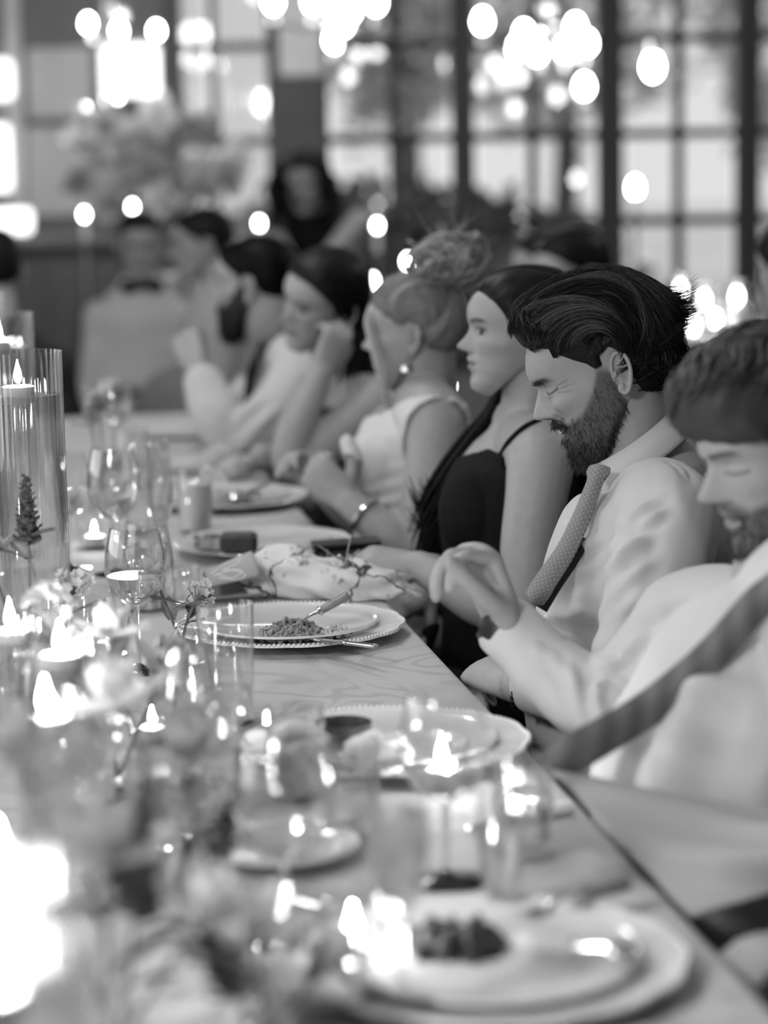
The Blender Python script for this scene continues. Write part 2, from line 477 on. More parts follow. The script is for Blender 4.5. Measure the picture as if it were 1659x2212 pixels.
# printed napkin: white ground, dark thin lines and small flowers
mat('napkin_print', 0.75, 0.8, 0.2)
nt, b, L = nodes('napkin_print')
tc = nt.nodes.new('ShaderNodeTexCoord')
vo = nt.nodes.new('ShaderNodeTexVoronoi'); vo.inputs['Scale'].default_value = 8; vo.feature = 'DISTANCE_TO_EDGE'
nz = nt.nodes.new('ShaderNodeTexNoise'); nz.inputs['Scale'].default_value = 20; nz.inputs['Detail'].default_value = 3
L.new(tc.outputs['Object'], nz.inputs['Vector'])
mxv = nt.nodes.new('ShaderNodeMix'); mxv.data_type = 'VECTOR'; mxv.inputs[0].default_value = 0.06
L.new(tc.outputs['Object'], mxv.inputs[4]); L.new(nz.outputs['Color'], mxv.inputs[5]); L.new(mxv.outputs[1], vo.inputs['Vector'])
c1 = nt.nodes.new('ShaderNodeValToRGB'); c1.color_ramp.elements[0].position = 0.009; c1.color_ramp.elements[0].color = (0.06,) * 3 + (1,)
c1.color_ramp.elements[1].position = 0.022; c1.color_ramp.elements[1].color = (0.75,) * 3 + (1,)
L.new(vo.outputs['Distance'], c1.inputs[0])
n2 = nt.nodes.new('ShaderNodeTexNoise'); n2.inputs['Scale'].default_value = 26; n2.inputs['Detail'].default_value = 2; L.new(tc.outputs['Object'], n2.inputs['Vector'])
c2 = nt.nodes.new('ShaderNodeValToRGB'); c2.color_ramp.elements[0].position = 0.60; c2.color_ramp.elements[0].color = (1,) * 3 + (1,)
c2.color_ramp.elements[1].position = 0.65; c2.color_ramp.elements[1].color = (0.3,) * 3 + (1,)
L.new(n2.outputs[0], c2.inputs[0])
mx = nt.nodes.new('ShaderNodeMix'); mx.data_type = 'RGBA'; mx.blend_type = 'MULTIPLY'; mx.inputs[0].default_value = 1
L.new(c1.outputs[0], mx.inputs[6]); L.new(c2.outputs[0], mx.inputs[7]); L.new(mx.outputs[2], b.inputs['Base Color'])

# sheer curtain
m = bpy.data.materials.new('sheer'); m.use_nodes = True; nt = m.node_tree; nt.nodes.clear()
out = nt.nodes.new('ShaderNodeOutputMaterial'); mixs = nt.nodes.new('ShaderNodeMixShader'); mixs.inputs[0].default_value = 0.35
tl = nt.nodes.new('ShaderNodeBsdfTranslucent'); tl.inputs[0].default_value = (0.95, 0.95, 0.95, 1)
tp = nt.nodes.new('ShaderNodeBsdfTransparent')
nt.links.new(tp.outputs[0], mixs.inputs[1]); nt.links.new(tl.outputs[0], mixs.inputs[2]); nt.links.new(mixs.outputs[0], out.inputs[0]); M['sheer'] = m
# thin petals and leaves let light through
for nm, g, k in (('petal_thin', 0.8, 0.4), ('petal_thin_mid', 0.5, 0.35), ('tree_leaf_thin', 0.5, 0.45)):
    m = bpy.data.materials.new(nm); m.use_nodes = True; nt = m.node_tree; nt.nodes.clear()
    out = nt.nodes.new('ShaderNodeOutputMaterial'); mixs = nt.nodes.new('ShaderNodeMixShader'); mixs.inputs[0].default_value = k
    df = nt.nodes.new('ShaderNodeBsdfDiffuse'); df.inputs[0].default_value = (g,) * 3 + (1,)
    tl = nt.nodes.new('ShaderNodeBsdfTranslucent'); tl.inputs[0].default_value = (g,) * 3 + (1,)
    nt.links.new(df.outputs[0], mixs.inputs[1]); nt.links.new(tl.outputs[0], mixs.inputs[2]); nt.links.new(mixs.outputs[0], out.inputs[0]); M[nm] = m
# ------------------------------------------------------------------ room shell
YB, XL, XR, YF, ZC = 11.8, -5.0, 5.2, -3.5, 4.4
def onwall(px, py, y=YB):
    v = FWD + RGT * ((px - IW / 2) / F) + UPV * ((IH / 2 - py) / F)
    return CAMP + v * (y / v[1])
def wx(px, y=YB, py=300): return onwall(px, py, y)[0]
def wz(py, y=YB, px=830): return onwall(px, py, y)[2]

struct('floor', MB().box(((XL + XR) / 2, (YF + YB) / 2, -0.05), (XR - XL, YB - YF + 0.4, 0.1)), 'floor')
struct('ceiling', MB().box(((XL + XR) / 2, (YF + YB) / 2, ZC + 0.05), (XR - XL, YB - YF + 0.4, 0.1)), 'ceiling')
struct('wall_right', MB().box((XR + 0.1, (YF + YB) / 2, ZC / 2), (0.2, YB - YF + 0.4, ZC)), 'wall_grey')
struct('wall_left', MB().box((XL - 0.1, (YF + YB) / 2, ZC / 2), (0.2, YB - YF + 0.4, ZC)), 'wall_grey')
struct('wall_front', MB().box(((XL + XR) / 2, YF - 0.1, ZC / 2), (XR - XL, 0.2, ZC)), 'wall_grey')

xa, xb, xc_, xd = wx(375), wx(460), wx(585), wx(712)
# back wall: solid part on the left, low parapet under the windows, lintel above
SILL = 0.42
wb = MB().box(((XL + xa) / 2, YB + 0.1, ZC / 2), (xa - XL, 0.2, ZC))
wb.box(((xa + XR) / 2, YB + 0.1, SILL / 2), (XR - xa, 0.2, SILL)).box(((xa + XR) / 2, YB + 0.1, ZC - 0.15), (XR - xa, 0.2, 0.3))
struct('wall_back', wb, 'wall_grey')
# framed lighter panels on the left part of the back wall
for i, (x0, x1, y0, y1) in enumerate(((62, 200, 100, 258), (62, 200, 272, 470))):
    a, b_ = onwall(x0, y1), onwall(x1, y0)
    struct('trim_%d' % (i + 1), MB().box(((a[0] + b_[0]) / 2, YB - 0.02, (a[2] + b_[2]) / 2), (b_[0] - a[0], 0.04, b_[2] - a[2]), bev=0.015), 'wall_light')
a = onwall(40, 300); struct('trim_3', MB().box((a[0], YB - 0.05, ZC / 2), (0.07, 0.1, ZC)), 'wall_light')
# column
struct('wall_column', MB().box(((xc_ + xd) / 2, YB - 0.15, ZC / 2), (xd - xc_, 0.34, ZC), bev=0.02), 'column_dark')
a, b_ = onwall(603, 165, YB - 0.34), onwall(695, -40, YB - 0.34)
struct('trim_4', MB().box(((a[0] + b_[0]) / 2, YB - 0.33, (a[2] + b_[2]) / 2), (b_[0] - a[0], 0.04, b_[2] - a[2]), bev=0.012), 'wall_light')

BARZ = [wz(95), wz(300), wz(488)]
BARZ = sorted(BARZ + [BARZ[0] + 0.47, BARZ[0] + 0.94, BARZ[0] + 1.41, BARZ[2] - 0.45])
def window(n, x0, x1, posts, cols):
    """steel-framed window wall between x0 and x1; posts: (left,right) heavy uprights; cols: thin muntins"""
    fr = MB()
    for a, b_ in posts: fr.box(((a + b_) / 2, YB, (SILL + ZC - 0.3) / 2), (b_ - a, 0.16, ZC - 0.3 - SILL), bev=0.01)
    fr.box(((x0 + x1) / 2, YB, SILL + 0.03), (x1 - x0, 0.2, 0.06)).box(((x0 + x1) / 2, YB, ZC - 0.33), (x1 - x0, 0.14, 0.06))
    w = struct('window_%d' % n, fr, 'mullion')
    for c in cols:
        MB().box((c, YB, (SILL + ZC - 0.3) / 2), (0.045, 0.05, ZC - 0.3 - SILL)).build('muntin', 'mullion', w, False)
    for z in BARZ:
        MB().box(((x0 + x1) / 2, YB, z), (x1 - x0, 0.05, 0.045)).build('glazing_bar', 'mullion', w, False)
    xs = sorted([x0, x1] + list(cols)); zs = [SILL] + BARZ + [ZC - 0.3]
    for i in range(len(xs) - 1):
        for k in range(len(zs) - 1):
            MB().box(((xs[i] + xs[i + 1]) / 2, YB + 0.01, (zs[k] + zs[k + 1]) / 2), (xs[i + 1] - xs[i] - 0.04, 0.006, zs[k + 1] - zs[k] - 0.04)).build('pane', 'glass_pane', w, False)
    return w
window(1, xa, xc_, [(xa, xa + 0.05), (wx(458), wx(472))], [])
window(2, xd, wx(975), [(wx(975), wx(1025))], [wx(850)])
window(3, wx(1025), wx(1290), [(wx(1290), wx(1345))], [wx(1150)])
window(4, wx(1345), wx(1590), [(wx(1590), wx(1640))], [wx(1465)])
window(5, wx(1640), XR, [(wx(1900), wx(1950)), (wx(2215), wx(2265))], [wx(1770), wx(2080), wx(2390), wx(2600)])

# ------------------------------------------------------------------ garden beyond the windows
g = MB().box((1, 40, -0.3), (90, 56, 0.2)); o = struct('ground_garden', g, 'lawn')
def leafy(name, label, c, r, n, leaf, matn, trunk=True, seed=0, cat='tree', group=None):
    rg = np.random.default_rng(seed)
    root = empty(name, (c[0], c[1], -0.2), label, cat, group)
    P = rg.normal(size=(n, 3)); P /= np.linalg.norm(P, axis=1)[:, None]
    P *= rg.uniform(0.35, 1.0, (n, 1)) ** 0.6
    lump = 1 + 0.28 * vnoise(P * 2.3 + seed, seed)
    P = P * lump[:, None] * np.asarray(r) + np.asarray(c)
    A = rg.normal(size=(n, 3)); A /= np.linalg.norm(A, axis=1)[:, None]
    B = np.cross(A, rg.normal(size=(n, 3))); B /= np.linalg.norm(B, axis=1)[:, None]
    s = leaf * rg.uniform(0.6, 1.4, (n, 1))
    V = np.stack([P - A * s, P + B * s * 0.55, P + A * s, P - B * s * 0.55], 1).reshape(-1, 3)
    m = MB(); m.add(V, np.arange(4 * n).reshape(n, 4))
    f = m.build('foliage', matn, root, False); f['kind'] = 'stuff'
    if trunk:
        t = MB().limb([(c[0], c[1], -0.2, 0.16), (c[0] + 0.1, c[1], c[2] * 0.5, 0.13), (c[0], c[1], c[2] + r[2] * 0.3, 0.06)], 10, 8)
        t.build('trunk', 'bark', root)
    return root
leafy('garden_tree', 'pale broad tree outside the window beside the dark column', (0.2, 24, 3.0), (0.9, 0.9, 1.6), 2200, 0.09, 'tree_leaf_thin', seed=1, group='trees in the garden')
leafy('garden_tree', 'rounded pale tree outside the middle window', (2.0, 27, 3.2), (1.5, 1.4, 1.9), 2600, 0.09, 'tree_leaf_thin', seed=2, group='trees in the garden')
leafy('garden_tree', 'slender pale tree outside the window behind the laughing man', (4.2, 24, 2.6), (1.1, 1.1, 1.5), 1800, 0.09, 'tree_leaf_thin', seed=3, group='trees in the garden')
leafy('garden_tree', 'small sparse tree outside the panes nearest the dark silhouette', (6.6, 26, 2.4), (1.3, 1.3, 1.4), 1500, 0.10, 'tree_leaf_thin', seed=4, group='trees in the garden')
leafy('hedge', 'dense dark hedge outside, below the window panes', (0.35, 16.5, 0.15), (1.75, 0.7, 1.2), 3800, 0.10, 'tree_leaf_dark', False, 5, 'hedge')

# ------------------------------------------------------------------ sheer curtain by the column
xs = np.linspace(wx(466), wx(588), 60); zs = np.linspace(0.02, ZC - 0.25, 24)
G = np.stack([np.tile(xs, (24, 1)), YB - 0.17 + 0.045 * np.sin(np.arange(60) * 0.95)[None, :] * np.ones((24, 1)), np.tile(zs[:, None], (1, 60))], -1)
o = MB().grid(G).build('sheer_curtain', 'sheer', None, True, None); tag(o, 'bright white sheer curtain hanging in folds beside the dark column', 'curtain')
xs = np.linspace(wx(383), wx(452), 36)
G = np.stack([np.tile(xs, (24, 1)), YB - 0.17 + 0.03 * np.sin(np.arange(36) * 1.0)[None, :] * np.ones((24, 1)), np.tile(zs[:, None], (1, 36))], -1)
o = MB().grid(G).build('sheer_curtain', 'sheer', None, True, None); tag(o, 'narrow greyer sheer curtain between the wall panels and the window post', 'curtain')

# ------------------------------------------------------------------ lamps
def bulb_mesh(r, k=1.35):
    t = np.linspace(0, math.pi, 11); return [(max(r * math.sin(a) * (1.0 if a < 1.6 else 0.9), 1e-4), -r * k * math.cos(a)) for a in t]
def point(name, loc, power, radius, parent):
    l = bpy.data.lights.new(name, 'POINT'); l.energy = power; l.shadow_soft_size = radius
    o = bpy.data.objects.new(name, l); COL.objects.link(o); o.location = tuple(loc); o.parent = parent
    if parent is not None: o.matrix_parent_inverse = parent_world(parent).inverted()
    return o
def chandelier(name, label, c, bulbs, r=0.028, power=None, bm='bulb'):
    """ring-and-arm chandelier hung from the ceiling; bulbs: points"""
    root = empty(name, (c[0], c[1], ZC), label, 'chandelier', 'chandeliers')
    MB().tube(np.array([[c[0], c[1], ZC], [c[0], c[1], c[2]]]), 0.012, 8).build('stem', 'brass', root)
    MB().lathe([(0.002, -0.07), (0.05, -0.03), (0.035, 0.0), (0.05, 0.05), (0.012, 0.1)], c, 16).build('hub', 'brass', root)
    MB().lathe([(0.002, 0.0), (0.07, 0.0), (0.05, -0.04), (0.002, -0.05)], (c[0], c[1], ZC), 16).build('ceiling_rose', 'brass', root)
    for b in bulbs:
        b = np.asarray(b, float); low = b - arr(0, 0, r * 1.5 + 0.03)
        mid = (low + c) / 2 - arr(0, 0, 0.06)
        am = MB().tube(spline([c, mid, low], 10), 0.007, 6).build('arm', 'brass', root)
        MB().lathe([(0.004, -0.02), (0.02, -0.01), (0.016, 0.03), (0.012, 0.035)], low, 12).build('candle_cup', 'brass', am)
        MB().lathe(bulb_mesh(r), b, 14).build('bulb', bm, am)
    if power: point('chandelier_light', np.asarray(c) + arr(0, 0, 0.05), power, 0.12, root)
    return root
# the lit fixtures in view, seen against the windows
chandelier('chandelier', 'lit chandelier with clustered bulbs against the middle window', W(1185, 40, 9.3),
           [W(1042, 45, 9.3), W(1132, 72, 9.1), W(1180, 58, 9.5), W(1243, 58, 9.1), W(1268, 92, 9.4), W(1222, 104, 9.3), W(1118, 103, 9.5), W(1160, 112, 9.2), W(1262, 186, 9.3)], 0.03)
chandelier('chandelier', 'lit chandelier hanging beside the dark column', W(735, 10, 9.3),
           [W(590, 2, 9.3), W(676, 2, 9.3), W(722, 15, 9.1), W(757, 22, 9.5), W(741, 50, 9.2), W(722, 85, 9.3), W(812, 4, 9.3)], 0.03)
chandelier('chandelier', 'three-bulb chandelier in front of the framed wall panels', W(262, 30, 9.6),
           [W(190, 50, 9.6), W(257, 66, 9.5), W(338, 66, 9.6)], 0.022, 30)
chandelier('chandelier', 'lower tiered chandelier glowing above the big flower arrangement', W(235, 225, 10.3),
           [W(250, 205, 10.3), W(330, 228, 10.3), W(183, 242, 10.2), W(205, 272, 10.4), W(240, 272, 10.2)], 0.022)
# unseen chandeliers added over the tables, above the frame, as key light
for (x, y, z, pw, lb) in ((-0.95, 1.1, 1.85, 115, 'unseen chandelier added to brighten the near end of the long table'), (-0.9, 3.4, 2.75, 50, 'unseen chandelier added as key light over the middle of the long table'), (-0.75, 5.4, 2.75, 55, 'unseen chandelier added as key light over the far end of the long table'),
                          (2.6, 6.3, 2.9, 70, 'unseen chandelier added as key light over the guests at the window tables')):
    c = arr(x, y, z)
    chandelier('chandelier', lb, c, [c + arr(0.32 * math.cos(k * math.pi / 3), 0.32 * math.sin(k * math.pi / 3), 0.08) for k in range(6)], 0.028, pw)

def pendant(label, p, r, bm='bulb', group='pendant lamps'):
    root = empty('pendant_lamp', (p[0], p[1], ZC), label, 'lamp', group)
    MB().tube(np.array([[p[0], p[1], ZC], [p[0], p[1], p[2] + r]]), 0.005, 6).build('cord', 'dark_metal', root)
    MB().lathe([(0.004, 0.06), (0.018, 0.05), (0.02, 0.0)], p + arr(0, 0, r * 1.2), 12).build('socket', 'brass', root)
    MB().lathe(bulb_mesh(r, 1.5), p, 14).build('bulb', bm, root)
    return root
pendant('single glowing pendant bulb in front of the window behind the laughing man', W(1410, 142, 9.2), 0.034)
# square lantern
p = W(282, 152, 9.4)
root = empty('lantern', (p[0], p[1], ZC), 'bright square lantern hanging below the three-bulb chandelier', 'lantern')
MB().tube(np.array([[p[0], p[1], ZC], [p[0], p[1], p[2] + 0.12]]), 0.006, 6).build('cord', 'dark_metal', root)
MB().box(p, (0.215, 0.215, 0.20), bev=0.02).build('shade', 'lampshade', root, False)
MB().box(p + arr(0, 0, 0.105), (0.23, 0.23, 0.012), bev=0.003).build('cap', 'brass', root, False)
# lit wall sconces at the far left
for (px, py, h, lb) in ((4, 172, 0.19, 'upper glowing rectangular sconce on the panelled wall'), (0, 342, 0.32, 'taller glowing rectangular sconce below the upper one')):
    q = onwall(px, py, YB - 0.08); root = empty('wall_sconce', q, lb, 'sconce', None)
    MB().box(q, (0.11, 0.1, h), bev=0.02).build('shade', 'lampshade', root, False)
    MB().box(q + arr(0, 0.055, 0), (0.05, 0.06, h * 0.7)).build('bracket', 'brass', root, False)
# ------------------------------------------------------------------ long table
TW, TY0, TY1 = 1.15, 1.0, 6.6
def tpt(along_y, out, z=TZ):
    """point of the table: world y of the long edge, metres out from that edge (negative = over the table)"""
    e = TE0 + TDIR * ((along_y - TE0[1]) / TDIR[1]); p = e + TOUT * out
    return arr(p[0], p[1], z)
nx, ny = 40, 160
prof = [(-TW - 0.013, -0.115), (-TW - 0.010, -0.06), (-TW - 0.004, -0.012), (-TW + 0.006, 0.0)] + [(x, 0.0) for x in np.linspace(-TW + 0.05, -0.05, 26)] + [(-0.012, 0.0), (-0.003, -0.003), (0.003, -0.012), (0.007, -0.03), (0.010, -0.06), (0.012, -0.09), (0.013, -0.115)]
ys = np.linspace(TY0, TY1, ny); G = np.zeros((ny, len(prof), 3))
for j, y in enumerate(ys):
    for i, (o_, dz) in enumerate(prof):
        k = min(1.0, -dz / 0.15) * 0.016
        kd = float(smooth01((2.42 - y) / 0.2)) if o_ > 0 else 0.0; o2 = o_ + kd * 0.035 * (-dz / 0.115) ** 1.5; dz = dz * (1 + 2.6 * kd)
        p = tpt(y, o2 + (k * math.sin(y * 17 + 2 * math.sin(y * 3)) if o_ > 0 else 0)); p[2] = TZ + dz; G[j, i] = p
tbl = empty('banquet_table', tpt((TY0 + TY1) / 2, -TW / 2, 0), 'long banquet table under a pale damask cloth', 'table')
mbt = MB(); e0, e1 = tpt(TY0 + 0.03, -TW / 2), tpt(TY1 - 0.03, -TW / 2)
mbt._bar(e0 - arr(0, 0, 0.024), e1 - arr(0, 0, 0.024), TW - 0.03, 0.03, (0, 0, 1)); mbt.build('tabletop', 'wood_mid', tbl, False)
for y in (1.3, 3.0, 4.8, 6.35):
    for o_ in (-TW + 0.45, -0.45):
        p = tpt(y, o_, 0); MB().tube(np.array([p, p + arr(0, 0, TZ - 0.04)]), 0.03, 12).build('leg', 'wood_mid', tbl)
mc = MB().grid(G)
for j in (0, ny - 1):
    pass
o = mc.build('tablecloth', 'linen', None, True, None); tag(o, 'pale damask tablecloth with a faint flower pattern on the long table', 'tablecloth')
# ------------------------------------------------------------------ people: shared builders
HM = dict(male=[(0, 64), (3, 78), (12, 90), (25, 94), (34, 92), (42, 87), (50, 92), (56, 97), (61, 96), (64, 92), (68, 97), (74, 100), (80, 97), (84, 95), (88, 104), (92, 115), (97, 121), (103, 119), (112, 112), (122, 104), (131, 98), (138, 99), (146, 103), (158, 103), (170, 99), (185, 91), (198, 78), (210, 60), (220, 36), (227, 5), (230, -20)],
          female=[(0, 62), (3, 76), (12, 87), (25, 90), (34, 89), (42, 86), (50, 91), (56, 96), (61, 95), (64, 91), (68, 96), (74, 98), (80, 95), (84, 94), (88, 102), (92, 112), (97, 117), (103, 114), (112, 105), (122, 98), (131, 94.5), (138, 96), (146, 99), (158, 100.5), (170, 99), (185, 91), (198, 78), (210, 60), (220, 36), (227, 5), (230, -20)])
HBK = [(0, 58), (10, 48), (25, 30), (40, 12), (55, -5), (75, -60), (100, -85), (130, -99), (160, -104), (185, -98), (205, -80), (218, -55), (226, -38), (230, -21)]
HWD = [(0, 16), (6, 30), (15, 38), (30, 47), (50, 56), (75, 63), (100, 68), (130, 72), (155, 76), (175, 76), (195, 68), (210, 54), (221, 34), (228, 13), (230, 1)]
HCK = [(0, 60), (10, 82), (25, 88), (45, 87), (65, 88), (85, 88), (100, 89), (115, 90), (128, 90), (140, 93), (150, 97), (165, 97), (185, 89), (198, 77), (210, 59), (220, 35), (227, 4), (230, -21)]
HXC = [(0, 55), (30, 40), (60, 20), (100, 5), (150, -5), (200, -12), (230, -20)]
HSG = [(0, 16), (40, 18), (60, 22), (78, 20), (84, 14), (92, 13.5), (100, 12), (115, 8.5), (128, 9), (138, 16), (150, 30), (230, 40)]
def lut(tab, z): t = np.array(tab, float); return np.interp(z, t[:, 0], t[:, 1])

def head_grid(sex='male', nz=150, nt=150, low=1.0, smile=0.0):
    """front-facing head surface in mm: x forward, y left, z up from the chin (0) to the crown (230)"""
    u = np.linspace(0, 1, nz); z = 230 * (u - 0.035 * np.sin(2 * np.pi * u))       # denser near the chin and crown
    z[0] = 0.2; z[-1] = 229.9
    def sm(tab, k):
        zz = np.arange(-5, 236, 0.5); x = lut(tab, zz); g = np.exp(-0.5 * (np.arange(-12, 13) * 0.5 / k) ** 2); g /= g.sum()
        return np.interp(z, zz, np.convolve(np.pad(x, 12, 'edge'), g, 'valid'))
    Mx, Cx, Bx, Wd, Xc, Sg = sm(HM[sex], 1.6), sm(HCK, 3), sm(HBK, 4), sm(HWD, 3), sm(HXC, 4), sm(HSG, 2)
    if sex == 'female': Wd = Wd * np.interp(z, [0, 40, 100, 160], [0.88, 0.90, 0.95, 0.97])
    t = np.linspace(0, 2 * np.pi, nt, endpoint=False); t = t - 0.33 * np.sin(t)       # denser towards the face (t=0)
    c, s = np.cos(t), np.sin(t)
    nf = np.where(c > 0, 2.35, 2.1)
    cx = np.sign(c) * np.abs(c) ** (2 / nf); sy = np.sign(s) * np.abs(s) ** (2 / nf)
    a = np.where(c > 0, (Cx - Xc)[:, None], (Xc - Bx)[:, None])
    X = Xc[:, None] + a * cx; Y = Wd[:, None] * sy; Z = np.tile(z[:, None], (1, nt))
    fr = smooth01((c - 0.05) / 0.35)[None, :]; ay = np.abs(Y)
    g = lambda y0, sy_, z0, sz: np.exp(-((ay - y0) / sy_) ** 2 - ((Z - z0) / sz) ** 2)
    X = X + fr * ((Mx - Cx)[:, None] * np.exp(-(Y / Sg[:, None]) ** 2))
    X = X + fr * (-7 * g(32, 15, 128, 10) + 5 * g(32, 11, 126, 7.5) + (3.0 if sex == 'male' else 0.8) * g(28, 20, 142, 6) + 5 * g(14, 5, 91, 6) - 3 * g(20, 5, 94, 9))
    X = X + fr * ((3 + 6 * smile) * g(42, 15, 103, 13) - 2.5 * g(45, 14, 72, 14))
    Y = Y + np.sign(Y) * fr * (2.5 * g(58, 14, 108, 12))
    if smile: # squeezed lids, nose wing fold, drawn mouth corner
        X = X + fr * smile * (3 * g(30, 13, 120, 5) - 4 * g(28, 4, 84, 10) - 3 * g(30, 7, 68, 5))
        X = X - fr * smile * 11 * smooth01((29 - ay) / 8) * np.exp(-((Z - 65 - 4 * (ay / 28) ** 2) / 4.5) ** 4)
    zz = np.where(Z < 98, 98 - (98 - Z) * low, Z)
    return np.stack([X, Y, Z], -1), zz

def face_color(L, eye='open', beard=0.0, brow=0.25, lips=0.62, look=0.0, smile=0.0, stubble=0.0):
    X, Y, Z = L[..., 0], L[..., 1], L[..., 2]; ay = np.abs(Y); fr = X > 40
    C = np.ones(X.shape)
    C *= 1 - 0.05 * np.exp(-((ay - 42) / 16) ** 2 - ((Z - 100) / 14) ** 2) * fr
    # brow
    zb = 142 + 4.5 * np.sin(np.clip((ay - 10) / 42, 0, 1) * 2.4) - (3 if smile else 0)
    b = smooth01(1.4 - np.abs(Z - zb) / 4.2) * smooth01((ay - 9) / 5) * smooth01((54 - ay) / 12) * fr
    C = C * (1 - b) + brow * C * b
    # eyes
    if eye == 'open':
        e = ((ay - 32) / 14.5) ** 2; lid = np.sqrt(np.clip(1 - e, 0, 1))
        ins = (e < 1) & (Z > 125.5 - 4.2 * lid) & (Z < 126.5 + 5.2 * lid) & fr
        iris = (ay - 33 - look * np.sign(Y)) ** 2 + (Z - 127) ** 2 < 6.2 ** 2
        C = np.where(ins, np.where(iris, 0.06, 0.95), C)
        ln = np.exp(-((Z - (127 + 5.8 * lid)) / 1.7) ** 2) * (e < 1.15) * fr
        C = C * (1 - 0.93 * ln)
        ln = np.exp(-((Z - (125 - 4.6 * lid)) / 1.1) ** 2) * (e < 1) * fr; C = C * (1 - 0.45 * ln)
        ln = np.exp(-((Z - (133 + 4 * lid)) / 1.3) ** 2) * (e < 1) * fr; C = C * (1 - 0.35 * ln)
    else:
        e = ((ay - 33) / 16) ** 2; cv = 122.5 + 3.5 * e if eye == 'squint' else 123.5 - 2.5 * np.sqrt(np.clip(1 - e, 0, 1))
        ln = np.exp(-((Z - cv) / 1.5) ** 2) * (e < 1.05) * fr; C = C * (1 - 0.9 * ln)
        if eye == 'squint':      # crow's feet
            for k, dz in ((0, 0.28), (1, -0.02), (2, -0.34)):
                ln = np.exp(-((Z - (126 + dz * (ay - 46) - 3 * (k - 0.6))) / 0.9) ** 2) * smooth01((ay - 44) / 5) * smooth01((68 - ay) / 10) * fr; C = C * (1 - 0.4 * ln)
            ln = np.exp(-((Z - (116 + 0.12 * (ay - 20))) / 1.2) ** 2) * smooth01((ay - 18) / 6) * smooth01((46 - ay) / 10) * fr; C = C * (1 - 0.35 * ln)
    # mouth
    lw = 25 + 5 * smile; m = smooth01((lw - ay) / 6) * fr; zc = 64 + smile * 5 * (ay / lw) ** 2
    up_ = smooth01((Z - zc + 0.5) / 2) * smooth01((zc + 9.5 - 3.5 * (ay / lw) - Z) / 3); dn = smooth01((zc + 0.5 - Z) / 2) * smooth01((Z - (zc - 11 + 6 * (ay / lw) ** 2)) / 3)
    C = C * (1 - m * np.maximum(up_, dn) * (1 - lips))
    C = C * (1 - 0.85 * np.exp(-((Z - zc) / (1.3 + 3.0 * smile)) ** 2) * m)
    if smile:
        ln = np.exp(-((ay - (19 + 0.55 * (92 - Z))) / 2.2) ** 2) * smooth01((Z - 66) / 6) * smooth01((96 - Z) / 6) * fr; C = C * (1 - 0.45 * ln)
    # nostrils
    C = C * (1 - 0.9 * np.exp(-((ay - 8.5) / 4) ** 2 - ((Z - 87.5) / 2.6) ** 2 - ((X - 103) / 9) ** 2))
    bm = beard_mask(L)
    if stubble: C = C * (1 - bm * stubble)
    return C, bm

def beard_mask(L):
    X, Y, Z = L[..., 0], L[..., 1], L[..., 2]; ay = np.abs(Y)
    zb = np.interp(X, [-12, -2, 12, 30, 55, 78, 88, 120], [60, 120, 128, 102, 80, 74, 84, 86])
    m = smooth01((zb - Z) / 16 + 0.6) * smooth01((X + 8) / 8)
    lips = ((ay / 25) ** 2 + ((Z - 64) / 11) ** 2 < 1) & (X > 60)
    m = np.where(lips, 0, m)
    m = m * (1 - np.exp(-(ay / 9) ** 2 - ((Z - 82) / 5) ** 2) * 0.3)
    return m

def rot_head(yaw, nod, roll):
    """yaw: 0 faces the table (-x), + towards the camera; nod + down; roll + towards the own left shoulder (degrees)"""
    y, n, r = np.radians([yaw, nod, roll])
    f = arr(-math.cos(y), -math.sin(y), 0); l = arr(math.sin(y), -math.cos(y), 0)
    B = np.stack([f, l, arr(0, 0, 1)], 1)
    Ry = np.array([[math.cos(n), 0, math.sin(n)], [0, 1, 0], [-math.sin(n), 0, math.cos(n)]])
    Rx = np.array([[1, 0, 0], [0, math.cos(r), math.sin(r)], [0, -math.sin(r), math.cos(r)]])
    return B @ Ry @ Rx

PIV = arr(0, 0, 115)
class Head:
    def __init__(s, R, origin, scale, sex): s.R, s.o, s.k, s.sex = R, np.asarray(origin), scale, sex
    def w(s, L): return s.o + ((np.asarray(L, float) - PIV) * (s.k / 1000)) @ s.R.T
    def v(s, d): return s.R @ np.asarray(d, float)
def place_head(px, py, d, yaw, nod, roll, scale=1.0, sex='male', low=1.0, anchor=None):
    """anchor (head mm) lands on photo pixel px,py at depth d; the nose tip by default"""
    R = rot_head(yaw, nod, roll)
    a = anchor if anchor is not None else ((121, 0, 98) if sex == 'male' else (117, 0, 98))
    o = W(px, py, d) - R @ ((np.asarray(a, float) - PIV) * scale / 1000)
    h = Head(R, o, scale, sex); h.low = low
    return h

def add_head(mb, h, nz=150, nt=150, **kw):
    smile = kw.get('smile', 0.0)
    G, zz = head_grid(h.sex, nz, nt, h.low, smile)
    C, bm = face_color(G, **{k: v for k, v in kw.items()})
    G2 = G.copy(); G2[..., 2] = zz
    if kw.get('beard'):
        N = G - np.array([0, 0, 90]); N /= np.linalg.norm(N, axis=-1, keepdims=True)
        G2 = G2 + N * (bm ** 2 * kw['beard'] * np.interp(G[..., 2], [0, 40, 90, 130], [1.3, 1.0, 0.5, 0.15]))[..., None]
    mb.grid(h.w(G2), True, C)
    o = mb.n - nz * nt
    mb.f.append(tuple(o + i for i in reversed(range(nt)))); mb.f.append(tuple(o + nt * (nz - 1) + i for i in range(nt)))
    for sgn in (1, -1): add_ear(mb, h, sgn)
    return G2, bm

